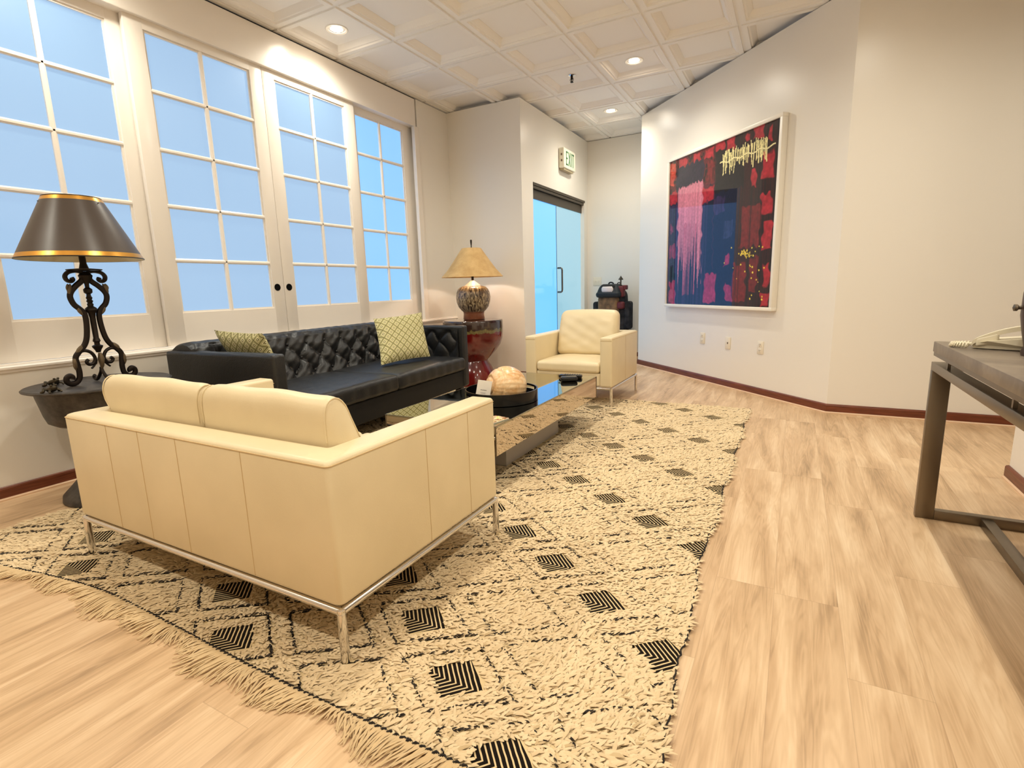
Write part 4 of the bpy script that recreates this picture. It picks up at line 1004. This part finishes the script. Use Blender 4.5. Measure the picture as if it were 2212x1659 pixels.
q = m_rug.n('ShaderNodeVertexColor', layer_name='col'); m_rug.color(q.outputs['Color']); m_rug.b.inputs['Sheen Weight'].default_value = 0.1
m_wv = Mt('flat_woven_base', (214, 190, 146), 0.9, spec=0.1)
x, y, z = m_wv.xyz(); nz = m_wv.noise(m_wv.vec, 30, 2); nz2 = m_wv.noise(m_wv.vec, 2.2, 2)
u = (x+0.734)/0.2345; v = (y-0.985)/0.16375; p_ = (u+v)*0.5; q_ = (u-v)*0.5; P_ = p_.round(); Q_ = q_.round(); dp = p_-P_; dq = q_-Q_
du, dv = dp+dq, dp-dq; bd = du.abs()/0.383+dv.abs()/0.467; isb = P_.mod(2.0).lt(0.5)
inside = bd.lt(1.03)*isb
dxm, dym = du*0.2345, dv*0.16375
ph_ = (dxm*0.8+(dym+0.012).abs()*0.75)/0.0140
stripe = (ph_*6.28318+nz*1.6).sin().gt(-0.55)
dd = dp.abs().max(dq.abs()); lw = (x*-1.0-0.55).smooth(-0.35, 1.3)*0.010+0.0055; line = (dd-0.385+(nz-0.5)*0.05).abs().lt(lw)
darkm = (inside*stripe).max(line*(bd.gt(1.0).max(isb*-1.0+1.0)))
m_wv.color(m_wv.mix(darkm, (216, 192, 148), (26, 20, 16)))
rug = empty('shag_rug', (0, 0, 0), 'large cream shaggy wool rug with black woven diamonds and front fringe', 'rug')
nxg, nyg = 290, 372
gx_, gy_ = np.meshgrid(np.linspace(0, 1, nxg), np.linspace(0, 1, nyg))
yb0 = 0.77+(RY1-0.77)*gy_; xr_ = rx1(yb0); Xg = RX0+(xr_-RX0)*gx_; y0g = ry0(Xg); Yg = y0g+(RY1-y0g)*gy_
Zg = 0.0038+0.0006*np.sin(Xg*41)*np.sin(Yg*37)
edge = np.minimum(np.minimum(gx_, 1-gx_)*290, np.minimum(gy_, 1-gy_)*372); Zg = np.where(edge < 0.5, 0.001, Zg)
V = np.stack([Xg.ravel(), Yg.ravel(), Zg.ravel()], 1); ii = np.arange(nxg*nyg).reshape(nyg, nxg)
Fq = np.stack([ii[:-1, :-1], ii[:-1, 1:], ii[1:, 1:], ii[1:, :-1]], -1).reshape(-1, 4)
o = arrmesh('woven_base', V, Fq, m_wv, rug)
# tufts
def tufts():
    sp = 0.0085; xs = np.arange(RX0, -0.17, sp); ys = np.arange(0.64, RY1, sp); X, Y = np.meshgrid(xs, ys); X = X.ravel(); Y = Y.ravel()
    X = X+rng.uniform(-.5, .5, X.size)*sp; Y = Y+rng.uniform(-.5, .5, Y.size)*sp
    k = (Y > ry0(X)+0.004) & (Y < RY1-0.01) & (X < rx1(Y)-0.004) & (X > RX0+.004); X, Y = X[k], Y[k]
    d, inb = pile_kind(X, Y, 0.005*np.sin(X*31+Y*17)*np.sin(Y*43))
    fade = np.clip((X+1.30)/0.9, 0, 1)*0.42+np.clip((Y-1.8)/2.3, 0, 1)*0.40
    band = np.abs(d/2-0.385); wig = 0.5+0.5*np.sin(X*57+3*np.sin(Y*31))*np.sin(Y*49+2*np.sin(X*37))
    stitch = (band < 0.015) & (rng.random(X.size) > 0.05+fade*0.75) & (wig > 0.02+0.66*fade)
    gap = (band > 0.015) & (band < 0.026) & (rng.random(X.size) < 0.35) & (wig > 0.02+0.66*fade)
    u_ = (X+0.734)/0.2345; v_ = (Y-0.985)/0.16375; P_ = np.round((u_+v_)/2); Q_ = np.round((u_-v_)/2)
    a_, b_ = (u_+v_)/2-P_, (u_-v_)/2-Q_; bd_ = np.abs(a_+b_)/0.383+np.abs(a_-b_)/0.467; isb_ = np.mod(P_, 2) == 0
    inb = (bd_ < 1.06) & isb_; rim_ = (bd_ < 1.42) & isb_
    foot = (np.abs(X+1.62) < .22) & (np.abs(Y-2.885) < .40)
    foot |= np.hypot(X+3.165, Y-1.325) < .25
    for (fx, fy) in ((-2.467, .903), (-1.047, .903), (-1.047, 1.749), (-2.467, 1.749), (-2.107, 4.163), (-1.315, 4.163)): foot |= np.hypot(X-fx, Y-fy) < .020
    foot |= (np.abs(X+2.533) < .045) & (np.abs(Y-1.90) < .045); foot |= (np.abs(X+2.67) < .045) & (np.abs(Y-3.90) < .045)
    along = np.where(np.abs(a_) > np.abs(b_), -0.6097, 0.6097)
    keep = (~inb) & (~gap) & (~foot); along = along[keep]; X, Y, band, stitch, rim_, fade = X[keep], Y[keep], band[keep], stitch[keep], rim_[keep], fade[keep]; n = X.size
    base = np.array(lin((218, 193, 154))[:3]); alt = np.array(lin((230, 207, 169))[:3]); tan_ = np.array(lin((176, 148, 104))[:3])
    cc = base+(alt-base)*rng.random((n, 1))
    patch = 0.5+0.5*np.sin(X*9.3+2*np.sin(Y*7.1))*np.sin(Y*11.7+1.3*np.sin(X*5))
    kk = (rng.random(n) < 0.03+0.05*patch)[:, None]; cc = np.where(kk, cc*0.5+tan_*0.5, cc)
    dark = np.array(lin((40, 32, 26))[:3]); cc = np.where(stitch[:, None], dark+0.02*rng.random((n, 1)), cc)
    mix_ = np.clip((X+1.9)/0.8, 0, 1)
    ang = (1-mix_)*(-1.9)+mix_*0.45+rng.normal(0, 0.5, n)+0.7*np.sin(X*5.1+Y*3.3)*np.sin(Y*6.7)
    ang = np.where(stitch, along+rng.normal(0, 0.12, n), ang)
    L = rng.uniform(0.020, 0.040, n); near_ = band < 0.085; L = np.where(near_ | rim_, L*(0.50+0.35*fade), L); L = np.where(stitch, 0.017, L)
    lift = rng.uniform(0.24, 0.64, n); lift = np.where(stitch, 0.85, lift); w_ = rng.uniform(0.0034, 0.0064, n); w_ = np.where(stitch, 0.0024, w_)
    dx, dy = np.cos(ang), np.sin(ang); px, py = -dy, dx; curl = rng.normal(0, 0.25, n)
    V = np.zeros((n, 4, 3, 3))
    for j, (f_, wf) in enumerate(((0, .7), (0.35, 1.0), (0.72, 0.85), (1.0, 0.18))):
        hz = 0.005+L*lift*(1.25*f_-0.86*f_*f_); cx_ = X+dx*L*f_+px*L*curl*f_*f_; cy_ = Y+dy*L*f_+py*L*curl*f_*f_
        for i_, (q_, dz) in enumerate(((-1, -0.0012), (0, 0.0016), (1, -0.0012))):
            V[:, j, i_, 0] = cx_+px*w_*wf*q_; V[:, j, i_, 1] = cy_+py*w_*wf*q_; V[:, j, i_, 2] = hz+dz*wf
    b = (np.arange(n)*12)[:, None]; F_ = []
    for j in range(3):
        for i_ in range(2): a_ = j*3+i_; F_.append(b+np.array([[a_, a_+1, a_+4, a_+3]]))
    return V.reshape(-1, 3), np.concatenate(F_, 0), np.repeat(cc, 12, 0)
V, Fq, C3 = tufts()
o = arrmesh('pile', V, Fq, m_rug, rug, col=C3, smooth=True); tag(o, 'cream wool pile', kind='stuff')
# dark braided front edge and fringe
m_dk = Mt('black_wool', (30, 24, 20), 0.9); mb = MB(); P = []
for i in range(520):
    xx = RX0+0.01+(-0.20-RX0-0.01)*i/519; yy = float(ry0(np.array(xx)))
    P.append((xx, yy-0.001+0.003*math.sin(i*1.9), 0.009+0.003*math.cos(i*1.9)))
mb.tube(P, 0.0034, 5); P2 = []
for i in range(260):
    yy = 0.78+(RY1-0.78)*i/259; P2.append((float(rx1(np.array(yy)))+0.003*math.sin(i*2.3), yy, 0.008+0.003*math.cos(i*1.7)))
mb.tube(P2, 0.0024, 5); mb.build('bound_edge', m_dk, rug)
m_fr = Mt('fringe_wool', (222, 196, 154), 0.9); mb = MB(); rr = random.Random(11)
xx = RX0+0.01
while xx < -0.20:
    yy = float(ry0(np.array(xx))); clump = 0.5*math.sin(xx*21)+0.4*math.sin(xx*53+1); sw = -0.012-0.028*math.sin(xx*17+0.6)
    Lf = rr.uniform(0.055, 0.085)+0.030*math.sin(xx*6+1.0)*math.sin(xx*15)+0.016*clump*0.5
    e = rr.gauss(0, 0.008); z1 = rr.uniform(0.004, 0.014)
    mb.tube([(xx, yy, 0.008), (xx+sw*0.15+e*0.3, yy-Lf*0.35, z1+0.003), (xx+sw*0.6+e, yy-Lf*0.72, z1), (xx+sw+e*1.6, yy-Lf, 0.003)], [0.0026, 0.0025, 0.0022, 0.0012], 4, caps=False)
    xx += rr.uniform(0.0022, 0.0042)
o = mb.build('fringe', m_fr, rug, angle=80); tag(o, 'cream yarn fringe', kind='stuff')
